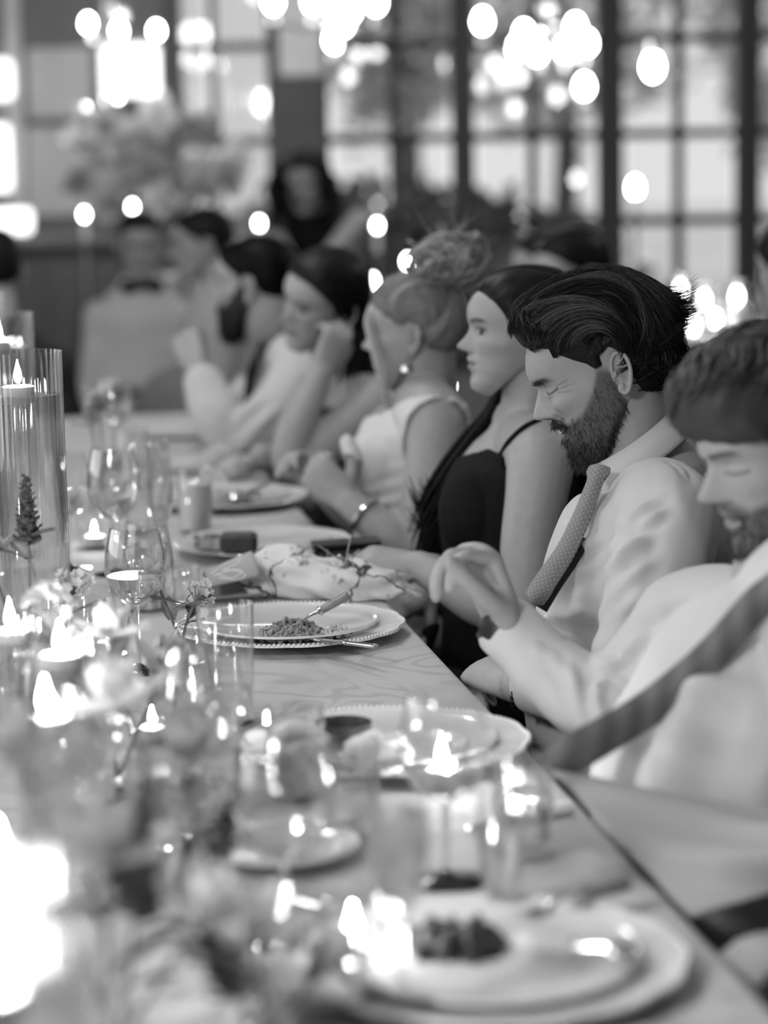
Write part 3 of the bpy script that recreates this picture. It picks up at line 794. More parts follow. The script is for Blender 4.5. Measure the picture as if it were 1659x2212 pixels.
def add_ear(mb, h, sg, s=1.0):
    c = arr(-9, 72, 114); s = s * 0.92
    tilt = math.radians(14); fl = math.radians(24)
    ex = arr(-math.cos(tilt) * math.cos(fl), math.sin(fl), -math.sin(tilt) * math.cos(fl)); ez = arr(-math.sin(tilt), 0, math.cos(tilt)); en = np.cross(ez, ex); en = en if en[1] > 0 else -en
    def P(a, b, n): q = c + ex * a * s + ez * b * s + en * n; q = q * arr(1, sg, 1); return h.w(q)
    # bowl
    rr = np.linspace(0, 1, 8); th = np.linspace(0, 2 * np.pi, 28, endpoint=False)
    G = []
    for r in rr:
        w = 14.5 * (1 + 0.16 * np.sin(th)) ; a = 12 + r * w * np.cos(th); b = -1 + r * 30 * np.sin(th)
        n = 1 + 3.5 * np.clip(r * 1.5 - 0.55, 0, 1) + 1.6 * np.sin(r * 7)
        G.append(np.array([P(a[i], b[i], n) for i in range(28)]))
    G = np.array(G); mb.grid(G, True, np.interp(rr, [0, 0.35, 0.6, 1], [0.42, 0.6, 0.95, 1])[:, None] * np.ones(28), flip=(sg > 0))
    # rim and lobe
    th = np.linspace(-1.9, 3.5, 26)
    Pt = np.array([P(12 + 14.5 * (1 + 0.16 * math.sin(t)) * math.cos(t), -1 + 30 * math.sin(t), 4.5) for t in th])
    mb.tube(Pt, np.interp(np.arange(26), [0, 5, 20, 25], [3.0, 2.9, 2.8, 2.0]) * h.k / 1000, 10, True)
    mb.ell(P(7, -24, 2), np.array([6, 4, 7.5]) * h.k / 1000, None, 12, 8)
    mb.ell(P(1, -2, 3), np.array([3.5, 4, 5]) * h.k / 1000, None, 10, 6)

# ---- hair: a closed cap whose side outline is given, hidden under the skin outside the hairline
def poly_sd(P, poly):
    P = np.asarray(P, float); Q = np.asarray(poly, float); d = np.full(len(P), 1e9); ins = np.zeros(len(P), bool)
    for i in range(len(Q)):
        a, b = Q[i], Q[(i + 1) % len(Q)]; e = b - a
        t = np.clip(((P - a) @ e) / (e @ e), 0, 1); d = np.minimum(d, np.linalg.norm(P - a - t[:, None] * e, axis=1))
        c = ((a[1] > P[:, 1]) != (b[1] > P[:, 1])) & (P[:, 0] < (b[0] - a[0]) * (P[:, 1] - a[1]) / (b[1] - a[1] + 1e-12) + a[0]); ins ^= c
    return np.where(ins, d, -d)

class HairCap:
    """outline: side view (x,z) polygon around the centre; half: half width over the ears; line: hair region polygon in side view"""
    def __init__(s, outline, half, line, c=(-8, 0, 150), n=2.3, soft=5):
        s.c = arr(*c); q = np.asarray(outline, float) - s.c[[0, 2]]
        a = np.arctan2(q[:, 1], q[:, 0]); r = np.hypot(q[:, 0], q[:, 1]); k = np.argsort(a); a, r = a[k], r[k]
        s.a = np.concatenate([a - 2 * np.pi, a, a + 2 * np.pi]); s.r = np.concatenate([r, r, r]); s.half = half; s.line = line; s.n = n; s.soft = soft
    def rp(s, a):
        out = 0
        for k, w in ((-0.16, 0.2), (-0.08, 0.2), (0, 0.2), (0.08, 0.2), (0.16, 0.2)): out = out + w * np.interp(np.mod(a + k + np.pi, 2 * np.pi) - np.pi, s.a, s.r)
        return out
    def pt(s, al, be, lift=0.0, mask=False):
        al = np.asarray(al, float); be = np.asarray(be, float)
        r = ((np.abs(np.cos(be)) / s.rp(al)) ** s.n + (np.abs(np.sin(be)) / s.half) ** s.n) ** (-1 / s.n)
        D = np.stack([np.cos(be) * np.cos(al), np.sin(be), np.cos(be) * np.sin(al)], -1)
        P = s.c + D * (r + lift)[..., None]
        if mask:
            sd = poly_sd(P[..., [0, 2]].reshape(-1, 2), s.line).reshape(r.shape)
            k = smooth01(sd / (2 * s.soft) + 0.5)
            P = s.c + D * ((r + lift) * (0.80 + 0.20 * k))[..., None]
        return P
    def cap(s, mb, h, na=110, nb=60, bump=0.0, freq=(4, 9), seed=1, col=None, lift=0.0):
        al = np.linspace(0, 2 * np.pi, na, endpoint=False); be = np.linspace(-np.pi / 2 + 0.01, np.pi / 2 - 0.01, nb)
        A, B = np.meshgrid(al, be)
        l = lift + bump * vnoise(np.stack([A * freq[0], B * freq[1], np.zeros_like(A)], -1), seed)
        G = s.pt(A, B, l, True); mb.grid(h.w(G), True, col, flip=True)
        o = mb.n - na * nb
        mb.f.append(tuple(o + i for i in range(na))); mb.f.append(tuple(o + na * (nb - 1) + i for i in reversed(range(na))))

def strand(mb, P, r, sides=3, col=None, flat=1.0):
    n = len(P); R = r * np.interp(np.linspace(0, 1, n), [0, 0.12, 0.6, 1], [0.5, 1, 0.9, 0.12])
    mb.tube(P, np.stack([R * flat, R], 1), sides, False, (0.13, 0.31, 0.94), col=col)

def strands_on(mb, h, cap, specs, n, width, seg=9, lift=(0, 3), tip=(0, 0, 0), seed=3, wave=0.0, dark=(0.6, 1.5)):
    """specs: list of (a0,b0,a1,b1) ranges; each entry ((lo,hi),...) in degrees: path on the cap from (a0,b0) to (a1,b1)"""
    rg = np.random.default_rng(seed)
    for sp in specs:
        k = sp[4] if len(sp) > 4 else 1.0; tp = sp[5] if len(sp) > 5 else tip; bow = sp[6] if len(sp) > 6 else 0.0
        for _ in range(int(n * k)):
            u = rg.uniform(); j = lambda q, e=0.25: q[0] + (q[1] - q[0]) * np.clip(u + rg.normal() * e * 0.25, -0.1, 1.1)
            a0, b0, a1, b1 = [math.radians(j(q)) for q in sp[:4]]
            t = np.linspace(0, 1, seg); lf = rg.uniform(*lift)
            al = a0 + (a1 - a0) * t; be = b0 + (b1 - b0) * (t ** 1.3) + math.radians(bow) * np.sin(np.pi * t)
            l = lf * (0.3 + 0.7 * np.sin(np.pi * np.clip(t * 1.1, 0, 1))) + wave * np.sin(t * 9 + rg.uniform(0, 6))
            P = cap.pt(al, be, l)
            P = P + (t[:, None] ** 3) * (np.asarray(tp, float) * rg.uniform(0.3, 1.6) + rg.normal(size=3) * 2.5)
            strand(mb, h.w(P), width * h.k / 1000 * rg.uniform(0.6, 1.4), 3, rg.uniform(*dark))

def fuzz(mb, h, G, mask, n, ln, width, direc, seed=5, lift=0.45, dark=(0.6, 2.2)):
    """short hairs on the head surface where mask is high"""
    rg = np.random.default_rng(seed); P = G.reshape(-1, 3); w = np.clip(mask.reshape(-1), 0, 1) ** 2
    Nn = P - np.array([0, 0, 85.0]); Nn /= np.linalg.norm(Nn, axis=1)[:, None]
    idx = rg.choice(len(P), n, p=w / w.sum())
    for i in idx:
        p = P[i] + rg.normal(size=3) * 1.2; d = unit(np.asarray(direc(P[i])) + rg.normal(size=3) * 0.35)
        l = ln * rg.uniform(0.6, 1.3); t = np.linspace(0, 1, 4)[:, None]
        Q = p - Nn[i] * 1.0 + d * l * t + Nn[i] * l * (lift * np.sin(t * 2.2))
        strand(mb, h.w(Q), width * h.k / 1000, 3, rg.uniform(*dark))

# ---- hands
def hand(mb, wrist, fwd, back, side=1, curl=((20, 30, 25),) * 4, spread=1.0, thumb=(0.55, 0.75, -0.35), thumb_bend=0.35, s=1.0):
    """fwd: wrist to knuckles; back: normal of the hand's back; side +1 when the thumb lies towards cross(back,fwd)"""
    x = unit(fwd); z = unit(np.asarray(back) - x * np.dot(back, x)); y = np.cross(z, x) * side; B = np.stack([x, y, z], 1); w = np.asarray(wrist, float)
    def P(v): return w + B @ (np.asarray(v, float) * s)
    mb.limb([(*P((-0.03, 0, 0)), 0.027 * s, 0.021 * s), (*P((0.0, 0, 0)), 0.028 * s, 0.020 * s), (*P((0.04, 0.001, 0.0)), 0.037 * s, 0.0165 * s), (*P((0.075, 0.0, 0.001)), 0.040 * s, 0.0145 * s), (*P((0.092, 0, 0)), 0.038 * s, 0.012 * s)], 14, 16, up=tuple(z))
    mb.ell(P((0.03, 0.024, -0.010)), np.array([0.030, 0.017, 0.015]) * s, B)
    for k, (yo, ln, r) in enumerate(((0.030, 0.076, 0.0088), (0.0105, 0.085, 0.0092), (-0.0095, 0.078, 0.0088), (-0.0285, 0.062, 0.0078))):
        p = arr(0.090 - 0.004 * abs(k - 1), yo, 0.001); a = 0.0; sp = yo * 2.2 * spread; pts = [p - arr(0.012, 0, 0)]; rr = [r * 1.12]
        pts.append(p); rr.append(r * 1.08)
        for j, (f_, c) in enumerate(zip((0.46, 0.30, 0.24), curl[k])):
            a -= math.radians(c); d = arr(math.cos(a) * math.cos(sp), math.sin(sp), math.sin(a)); q = pts[-1] + d * ln * f_
            pts.append((pts[-1] + q) / 2 + arr(0, 0, 0)); rr.append(r * (1.0 - 0.06 * j)); pts.append(q); rr.append(r * (1.0 - 0.09 * (j + 1)))
        mb.limb([(*P(q), rad * s) for q, rad in zip(pts, rr)], 18, 10)
    t = unit(arr(*thumb)); p0 = arr(0.022, 0.026, -0.008); p1 = p0 + t * 0.042; t2 = unit(t + arr(0.9, -0.45, -0.1) * thumb_bend); p2 = p1 + t2 * 0.036; p3 = p2 + unit(t2 + arr(0.5, -0.3, 0) * thumb_bend) * 0.022
    mb.limb([(*P(p0), 0.0135 * s), (*P(p1), 0.0112 * s), (*P(p2), 0.0105 * s), (*P(p3), 0.0085 * s)], 14, 10)

# ---- bodies and clothes
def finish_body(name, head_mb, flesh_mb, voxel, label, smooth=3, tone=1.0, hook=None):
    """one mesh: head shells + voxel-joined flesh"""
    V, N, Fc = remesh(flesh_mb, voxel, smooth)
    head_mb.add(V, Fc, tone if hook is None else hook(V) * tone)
    o = head_mb.build(name, 'skin', None, True, None)
    o.name = name
    tag(o, label, 'person', 'guests')
    return o, V, N, Fc

def cloth(name, mb, voxel, mat_, parent, smooth=4, lines=(), wrinkle=0.0, wscale=(14, 14, 14), seed=2, cut=None, parts=True):
    V, N, Fc = remesh(mb, voxel, smooth)
    if wrinkle:
        n = vnoise(V * np.array(wscale), seed); n2 = vnoise(V * np.array(wscale) * 2.3 + 5, seed + 1)
        V = V + N * (wrinkle * (1 - np.abs(n) * 2) + 0.35 * wrinkle * n2)[:, None]
    if len(lines): V = folds(V, N, lines)
    if cut is not None:
        keep = cut(V); Fc = [f for f in Fc if all(keep[i] for i in f)]
        V, Fc = compact(V, Fc)
    o = MB().add(V, Fc).build(name, mat_, parent, True, None)
    return o

def compact(V, Fc):
    used = np.unique(np.concatenate([np.asarray(f) for f in Fc])); mp = -np.ones(len(V), int); mp[used] = np.arange(len(used))
    return V[used], [tuple(mp[list(f)]) for f in Fc]

def garment(name, V, N, Fc, mask, off, mat_, parent, wrinkle=0.0, wscale=(14, 14, 14), seed=3, lines=()):
    """a close-fitting garment taken from the body's own surface where mask(V) is true"""
    k = mask(V); F2 = [f for f in Fc if all(k[i] for i in f)]
    D = np.full(len(V), off)
    if wrinkle: D = D + wrinkle * np.abs(vnoise(V * np.array(wscale), seed))
    V2 = V + N * D[:, None]
    if len(lines): V2 = folds(V2, N, lines)
    V2, F2 = compact(V2, F2)
    o = MB().add(V2, F2).build(name, mat_, parent, True, None)
    s = o.modifiers.new('thickness', 'SOLIDIFY'); s.thickness = off * 0.9; s.offset = -1
    return o

def ribbon(mb, P, Wd, nrm, thick=0.004, uvs=1.0, crown=0.004):
    """flat band along P, widths Wd, facing nrm; uv runs along the band in metres"""
    P = np.asarray(P, float); n = len(P); Wd = np.broadcast_to(Wd, (n,)); Tn = np.gradient(P, axis=0); Tn /= np.linalg.norm(Tn, axis=1)[:, None]
    nr = np.broadcast_to(np.asarray(nrm, float), P.shape); S = np.cross(Tn, nr); S /= np.linalg.norm(S, axis=1)[:, None]; N = np.cross(S, Tn)
    w = np.linspace(-1, 1, 9); ln = np.concatenate([[0], np.cumsum(np.linalg.norm(np.diff(P, axis=0), axis=1))])
    top = P[:, None] + S[:, None] * (Wd[:, None] / 2 * w)[..., None] + N[:, None] * (thick / 2 + crown * (1 - w ** 2))[None, :, None]
    bot = P[:, None] + S[:, None] * (Wd[:, None] / 2 * w[::-1])[..., None] + N[:, None] * (-thick / 2 + crown * (1 - w ** 2))[None, :, None]
    G = np.concatenate([top, bot], 1)
    uv = np.stack([np.concatenate([Wd[:, None] / 2 * w, Wd[:, None] / 2 * w[::-1]], 1), np.tile(ln[:, None], (1, 18))], -1).reshape(-1, 2) * uvs
    mb.grid(G, True, None, uv)
    o = mb.n - n * 18; mb.f.append(tuple(o + i for i in range(18))); mb.f.append(tuple(o + 18 * (n - 1) + i for i in reversed(range(18))))

def collar(mb, c, axis, fwd, r0, r1, h, point=0.03, gap=14, squash=1.12, thick=0.0035):
    """fold-over shirt collar round a neck"""
    a = unit(axis); f = unit(np.asarray(fwd) - a * np.dot(fwd, a)); s = np.cross(a, f)
    ph = np.radians(np.linspace(gap, 360 - gap, 56)); v = np.linspace(0, 1, 9)
    front = np.exp(-(np.minimum(ph, 2 * np.pi - ph) / 0.75) ** 2)
    def at(ph_, r, z): return c + f * (r * squash * np.cos(ph_)) + s * (r * np.sin(ph_)) + a * z
    G = []
    for k in v:
        row = []
        for i, p in enumerate(ph):
            r = r0 + (r1 - r0) * (k ** 0.8) + 0.004 * math.sin(k * math.pi); z = 0.004 * math.sin(k * 3) - k * (h + point * front[i]) 
            row.append(at(p, r, z))
        G.append(row)
    G = np.array(G); Gi = []
    for k in v[::-1]:
        row = []
        for i, p in enumerate(ph):
            r = r0 + (r1 - r0) * (k ** 0.8) + 0.004 * math.sin(k * math.pi) - thick; z = 0.004 * math.sin(k * 3) - k * (h + point * front[i]) - thick * 0.3
            row.append(at(p, r, z))
        Gi.append(row)
    G = np.concatenate([G, np.array(Gi), G[:1]], 0); mb.grid(G, False)
    # inner stand
    S = np.array([[at(p, r0 - 0.003, 0.0 - k) for p in ph] for k in (0.0, 0.02, 0.045)]); mb.grid(S, False)
    return mb

FACE2 = np.array([-TOUT[0], -TOUT[1], 0])          # guests face the table
SIDE2 = np.array([TDIR[0], TDIR[1], 0])            # along the row, away from the camera
def legs(parent, hip, mat_='cloth_charcoal', voxel=0.009, spread=0.10, fwd=None, shoes=True, name='trousers'):
    f = FACE2 if fwd is None else unit(fwd); s = np.cross(arr(0, 0, 1), f); m = MB(); h = arr(hip[0], hip[1], 0)
    shs = []
    for k in (-1, 1):
        a = h + s * 0.085 * k + arr(0, 0, 0.54); kn = h + f * 0.46 + s * spread * k + arr(0, 0, 0.53); an = kn + f * 0.02 + arr(0, 0, -0.43)
        m.limb([(*(a - f * 0.05), 0.085), (*(a + f * 0.2), 0.080), (*kn, 0.066), (*(kn * 0.5 + an * 0.5 + f * 0.02), 0.06), (*an, 0.055)], 24, 16)
        sh = MB().limb([(*(an + arr(0, 0, -0.03)), 0.04), (*(an + f * 0.06 + arr(0, 0, -0.055)), 0.04), (*(an + f * 0.15 + arr(0, 0, -0.065)), 0.034)], 12, 12); shs.append(sh)
    m.ell(h + arr(0, 0, 0.555), (0.14, 0.18, 0.072))
    o = cloth(name, m, voxel, mat_, parent, 3, (), 0.004)
    for sh in shs if shoes else (): sh.build('shoe', 'leather_black', parent)
    return o

def chair(hip, fwd=None, label='', h=0.92):
    f = FACE2 if fwd is None else unit(fwd); s = np.cross(arr(0, 0, 1), f); c = arr(hip[0], hip[1], 0) 
    root = empty('dining_chair', c, label, 'chair', 'dining chairs')
    seat = MB().lathe([(0.001, 0.41), (0.20, 0.41), (0.21, 0.425), (0.205, 0.44), (0.001, 0.44)], c, 24); seat.build('seat', 'wood_dark', root)
    for i in (-1, 1):
        for j in (-1, 1):
            a = c + f * 0.15 * i + s * 0.15 * j + arr(0, 0, 0.415); b = c + f * 0.19 * i + s * 0.18 * j
            MB().tube(np.array([a, b]), [0.018, 0.014], 10).build('leg', 'wood_dark', root)
    t = np.linspace(0, math.pi, 17); P = np.array([c - f * (0.205 + 0.10 * math.sin(q)) + s * 0.19 * math.cos(q) + arr(0, 0, 0.43 + (h - 0.43) * math.sin(q) ** 0.6) for q in t])
    MB().tube(P, 0.014, 8).build('back_hoop', 'wood_dark', root)
    P = np.array([c - f * (0.205 + 0.09 * math.sin(q)) + s * 0.11 * math.cos(q) + arr(0, 0, 0.43 + (h - 0.55) * math.sin(q) ** 0.6) for q in t])
    MB().tube(P, 0.010, 8).build('inner_hoop', 'wood_dark', root)
    return root

def near_path(P, pts, r):
    """true where P lies within r of the polyline pts"""
    pts = spline(np.array(pts, float)[:, :3], 24); d = np.full(len(P), 9.0)
    for a in pts: d = np.minimum(d, np.linalg.norm(P - a, axis=1))
    return d < r
def proj(P):
    dd = (P - CAMP) @ FWD
    return (P - CAMP) @ RGT / dd * F + IW / 2, IH / 2 - (P - CAMP) @ UPV / dd * F, dd

def surf_pt(V, px, py, lift=0.0, rad=7):
    """front-most body vertex seen near photo pixel px,py"""
    x, y, d = proj(V); k = np.where((x - px) ** 2 + (y - py) ** 2 < rad ** 2)[0]
    if len(k) == 0: k = np.argsort((x - px) ** 2 + (y - py) ** 2)[:3]
    i = k[np.argmin(d[k])]
    return V[i] + unit(CAMP - V[i]) * lift
# ------------------------------------------------------------------ the laughing man in the check shirt (in focus)
def q(px, py, d, *r): return (*W(px, py, d), *r)

def laughing_man():
    h = place_head(1152, 905, 3.335, -4, 25, 0, 1.0, 'male', 0.93)
    hm = MB(); G, bm = add_head(hm, h, 190, 190, eye='squint', beard=7.0, brow=0.16, lips=0.7, smile=1.0, stubble=0.72)
    fl = MB()
    nb = W(1378, 1000, 3.325)
    fl.limb([(*h.w((-12, 0, 100)), 0.056), (*h.w((-2, 0, 45)), 0.054), (*(h.w((-2, 0, 10)) * 0.5 + nb * 0.5), 0.053), (*nb, 0.055)], 20, 20)
    fl.limb([q(1400, 1075, 3.33, 0.055, 0.055), q(1400, 1130, 3.33, 0.085, 0.12), q(1370, 1240, 3.33, 0.09, 0.12)], 12, 18, up=(0, 1, 0))
    # near arm to the hand on the thigh, far arm
    fl.limb([q(1435, 1145, 3.19, 0.042), q(1410, 1330, 3.12, 0.040), q(1370, 1470, 3.10, 0.040), q(1220, 1488, 3.15, 0.034), q(1120, 1478, 3.20, 0.027)], 24, 14)
    fl.limb([q(1385, 1120, 3.48, 0.042), q(1300, 1330, 3.52, 0.04), q(1180, 1440, 3.42, 0.034)], 16, 12)
    hand(fl, W(1120, 1486, 3.22), W(1062, 1455, 3.27) - W(1120, 1486, 3.22), (0, -0.55, 0.8), -1, ((45, 50, 30), (48, 52, 30), (50, 52, 30), (52, 50, 30)), 0.5, s=0.95)
    body, V, N, Fc = finish_body('person', hm, fl, 0.0045, 'bearded man laughing with eyes shut, in check shirt and patterned tie')
    # hair
    cap = HairCap([(84, 192), (100, 208), (98, 226), (84, 240), (62, 246), (20, 250), (-30, 246), (-71, 234), (-100, 205), (-112, 177), (-112, 140), (-102, 100), (-80, 66), (-50, 58), (-34, 66), (20, 100), (60, 150)], 84,
                  [(110, 186), (84, 190), (64, 182), (52, 166), (38, 152), (24, 140), (16, 128), (4, 128), (2, 143), (-16, 150), (-30, 138), (-34, 110), (-30, 84), (-28, 52), (-60, 44), (-140, 60), (-150, 300), (120, 300)], n=2.5)
    hb = MB(); cap.cap(hb, h, 150, 90, 1.2, (3, 22), 4)
    sp = [((46, 100), (0, 6), (165, 215), (38, 66), 1.3, (-4, 0, -4), 10),        # swept from the parting over the near side
          ((34, 52), (4, 30), (120, 200), (56, 72), 1.3, (-3, 1, -6), 12),
          ((22, 40), (24, 56), (150, 205), (60, 76), 1.2, (-4, 1, -6), 6),          # temple hair brushed back over the ear
          ((14, 34), (44, 66), (130, 200), (70, 80), 0.9, (-3, 1, -8), 2),
          ((36, 62), (-30, 6), (120, 190), (-50, 20), 0.6, (0, 0, 0), 0),
          ((95, 150), (0, 40), (185, 225), (5, 60), 1.2, (-14, 2, 2), 5),           # crown and back, flicking out
          ((150, 190), (-20, 50), (180, 222), (-10, 55), 1.0, (-34, 3, 16), 0),
          ((188, 215), (5, 64), (222, 250), (10, 66), 0.9, (-24, 4, 0), 0),
          ((95, 150), (-60, 0), (185, 225), (-70, 0), 0.35, (-8, 0, 0), -5),
          ((70, 45), (-20, 30), (34, 42), (-6, 40), 0.6, (4, 3, -5), 4),
          ((60, 110), (-30, 0), (40, 75), (-10, 20), 0.5, (4, 2, -6), 4)]
    strands_on(hb, h, cap, sp, 470, 0.75, 12, (0.3, 4.0), seed=11, dark=(0.15, 1.5))
    strands_on(hb, h, cap, sp, 50, 0.5, 12, (2.5, 5.5), seed=14, dark=(3, 9))
    rg = np.random.default_rng(77); cnt = 0
    while cnt < 1500:          # fill every part of the crown along the same sweep
        a, b_ = math.radians(rg.uniform(34, 225)), math.radians(rg.uniform(-72, 78)); p0_ = cap.pt(np.array([a]), np.array([b_]))[0]
        if poly_sd(p0_[None, [0, 2]], cap.line)[0] < 2: continue
        t = np.linspace(0, 1, 9); da = math.radians(rg.uniform(35, 70)) * max(0.25, math.cos(b_)); P = cap.pt(a + da * t / max(0.35, math.cos(b_)) * 0.8, b_ + math.radians(rg.uniform(2, 14)) * np.sign(b_ + 0.2) * t * (abs(b_) < 1.1), 0.4 + rg.uniform(0.3, 3.2) * np.sin(np.pi * t))
        strand(hb, h.w(P), rg.uniform(0.0005, 0.0011), 3, rg.uniform(0.1, 1.3) if rg.uniform() < 0.93 else rg.uniform(2, 6)); cnt += 1
    strands_on(hb, h, cap, [((38, 120), (-6, 14), (70, 165), (0, 40), 1.0, (0, 0, 6), 0)], 90, 0.35, 10, (5, 13), seed=12, dark=(1, 6))
    hb.build('hair', 'hair_dark', body, True, None)
    # beard
    bb = MB()
    fuzz(bb, h, G, bm * (G[..., 2] < 112), 3000, 8, 0.40, lambda p: (0.25 if p[0] > 60 else -0.15, 0, -1), 6, 0.28, (0.5, 5))
    bk = (np.abs(G[..., 1]) < 60) * (G[..., 2] < 46) * bm
    fuzz(bb, h, G, bk, 1400, 10, 0.5, lambda p: (0.05, 0, -1), 8, 0.25, (0.3, 3.0))
    mst = bm * (G[..., 0] > 84) * (G[..., 2] > 66) * (G[..., 2] < 88)
    fuzz(bb, h, G, mst, 420, 8, 0.45, lambda p: (-0.15, np.sign(p[1]) * 0.9, -0.5), 9, 0.2, (0.4, 3.5))
    ba = np.exp(-((np.abs(G[..., 1]) - 30) / 16) ** 2 - ((G[..., 2] - 141) / 3.5) ** 2) * (G[..., 0] > 70)
    fuzz(bb, h, G, ba, 150, 7, 0.3, lambda p: (0.1, np.sign(p[1]), 0.15), 10, 0.2, (0.5, 3))
    bb.build('beard', 'beard', body, True, None)
    tm = MB()
    for k in range(-3, 4):
        tm.ell(h.w((95.5 - 0.35 * k * k, k * 6.2, 67.5 + 0.25 * k * k)), np.array([2.6, 3.0, 4.8]) / 1000, h.R, 10, 8)
    tm.build('teeth', 'tooth', body)
    # shirt
    sm = MB()
    sm.limb([q(1418, 1040, 3.33, 0.070, 0.080), q(1420, 1085, 3.33, 0.098, 0.150), q(1404, 1150, 3.33, 0.120, 0.185), q(1372, 1240, 3.33, 0.124, 0.178), q(1345, 1360, 3.33, 0.122, 0.165), q(1330, 1470, 3.33, 0.128, 0.168), q(1340, 1580, 3.34, 0.125, 0.17)], 36, 30, up=(0, 1, 0))
    sm.limb([q(1425, 1105, 3.24, 0.072), q(1440, 1130, 3.16, 0.071), q(1428, 1200, 3.12, 0.067), q(1400, 1300, 3.10, 0.060), q(1370, 1420, 3.09, 0.058), q(1345, 1480, 3.09, 0.055), q(1250, 1497, 3.13, 0.047), q(1160, 1485, 3.18, 0.038)], 40, 22)
    sm.limb([q(1400, 1085, 3.44, 0.07), q(1380, 1110, 3.51, 0.066), q(1310, 1330, 3.53, 0.055), q(1190, 1435, 3.43, 0.040)], 24, 18)
    L_ = [(W(1330, 1130, 3.10), W(1420, 1050, 3.08), 0.009, 0.012), (W(1340, 1180, 3.10), W(1450, 1070, 3.06), 0.006, 0.010),
          (W(1325, 1230, 3.10), W(1390, 1150, 3.05), 0.010, 0.013), (W(1310, 1330, 3.10), W(1400, 1200, 3.04), 0.006, 0.012), (W(1300, 1395, 3.10), W(1380, 1290, 3.04), 0.008, 0.012),
          (W(1480, 960, 3.20), W(1525, 1020, 3.12), 0.005, 0.007), (W(1440, 960, 3.22), W(1500, 1020, 3.12), 0.004, 0.006), (W(1455, 985, 3.2), W(1510, 1035, 3.1), 0.004, 0.006),
          (W(1190, 1330, 3.26), W(1290, 1345, 3.14), 0.009, 0.012), (W(1180, 1370, 3.26), W(1290, 1385, 3.14), 0.006, 0.010), (W(1185, 1415, 3.26), W(1280, 1410, 3.14), 0.008, 0.010),
          (W(1220, 1200, 3.24), W(1320, 1120, 3.12), 0.005, 0.012), (W(1210, 1260, 3.24), W(1310, 1180, 3.13), 0.006, 0.012), (W(1200, 1150, 3.25), W(1290, 1090, 3.15), 0.004, 0.010)]
    shirt = cloth('shirt', sm, 0.005, 'shirt_check', body, 5, [(a, b, 1.55 * c, 0.85 * w) for a, b, c, w in L_], 0.0022, (12, 12, 7))
    # yoke and armhole seams
    for a_ in ([(1412, 1062, 3.06), (1445, 1058, 3.065), (1480, 1064, 3.085), (1505, 1085, 3.11)],):
        pass
    cl = MB(); cax = unit(W(1360, 880, 3.33) - W(1400, 985, 3.33)); collar(cl, W(1366, 938, 3.322), unit(arr(-0.58, 0, 0.82)), arr(-1, -0.05, -0.6), 0.063, 0.082, 0.038, 0.034, 8, 1.08)
    cl.build('collar', 'shirt_check', shirt, True, None)
    SV = np.zeros(len(shirt.data.vertices) * 3); shirt.data.vertices.foreach_get('co', SV); SV = SV.reshape(-1, 3)
    for x, y in ((1222, 1130), (1196, 1205), (1178, 1340), (1190, 1415)):
        bp_ = surf_pt(SV, x, y, 0.002); MB().ell(bp_, (0.0055, 0.0025, 0.0055), None, 12, 6).build('button', 'tooth', shirt)
    # tie
    tp = spline([W(1296, 1010, 3.23), W(1282, 1050, 3.215), W(1255, 1120, 3.20), W(1222, 1190, 3.19), W(1182, 1250, 3.18), W(1150, 1303, 3.18)], 34)
    tb = MB(); ribbon(tb, tp, np.interp(np.linspace(0, 1, 34), [0, 0.06, 0.16, 0.9, 0.97, 1], [0.030, 0.033, 0.022, 0.031, 0.028, 0.006]), (-0.45, -0.88, 0.15), 0.004, 1.0, 0.006)
    tb.build('tie', 'tie_print', body, True, 30)
    t2 = MB(); ribbon(t2, tp[16:] + arr(0.012, 0.012, -0.010), 0.018, (-0.35, -0.9, 0.1), 0.003); t2.build('tie_tail', 'cloth_charcoal', body)
    hip = W(1350, 1620, 3.34); legs(body, hip)
    bt = MB(); th = np.linspace(0, 2 * np.pi, 26, endpoint=False); ctr = W(1090, 1468, 3.21); ax = unit(W(1045, 1448, 3.22) - W(1115, 1476, 3.2)); s1 = unit(np.cross(ax, (0, 0, 1))); s2 = np.cross(s1, ax)
    for t in th: bt.ell(ctr - ax * 0.03 + s1 * 0.033 * math.cos(t) + s2 * 0.028 * math.sin(t), (0.0045,) * 3, None, 8, 6)
    bt.build('bead_bracelet', 'leather_black', body)
    chair(hip, None, 'dark wooden chair under the laughing bearded man')
    return body
laughing_man()

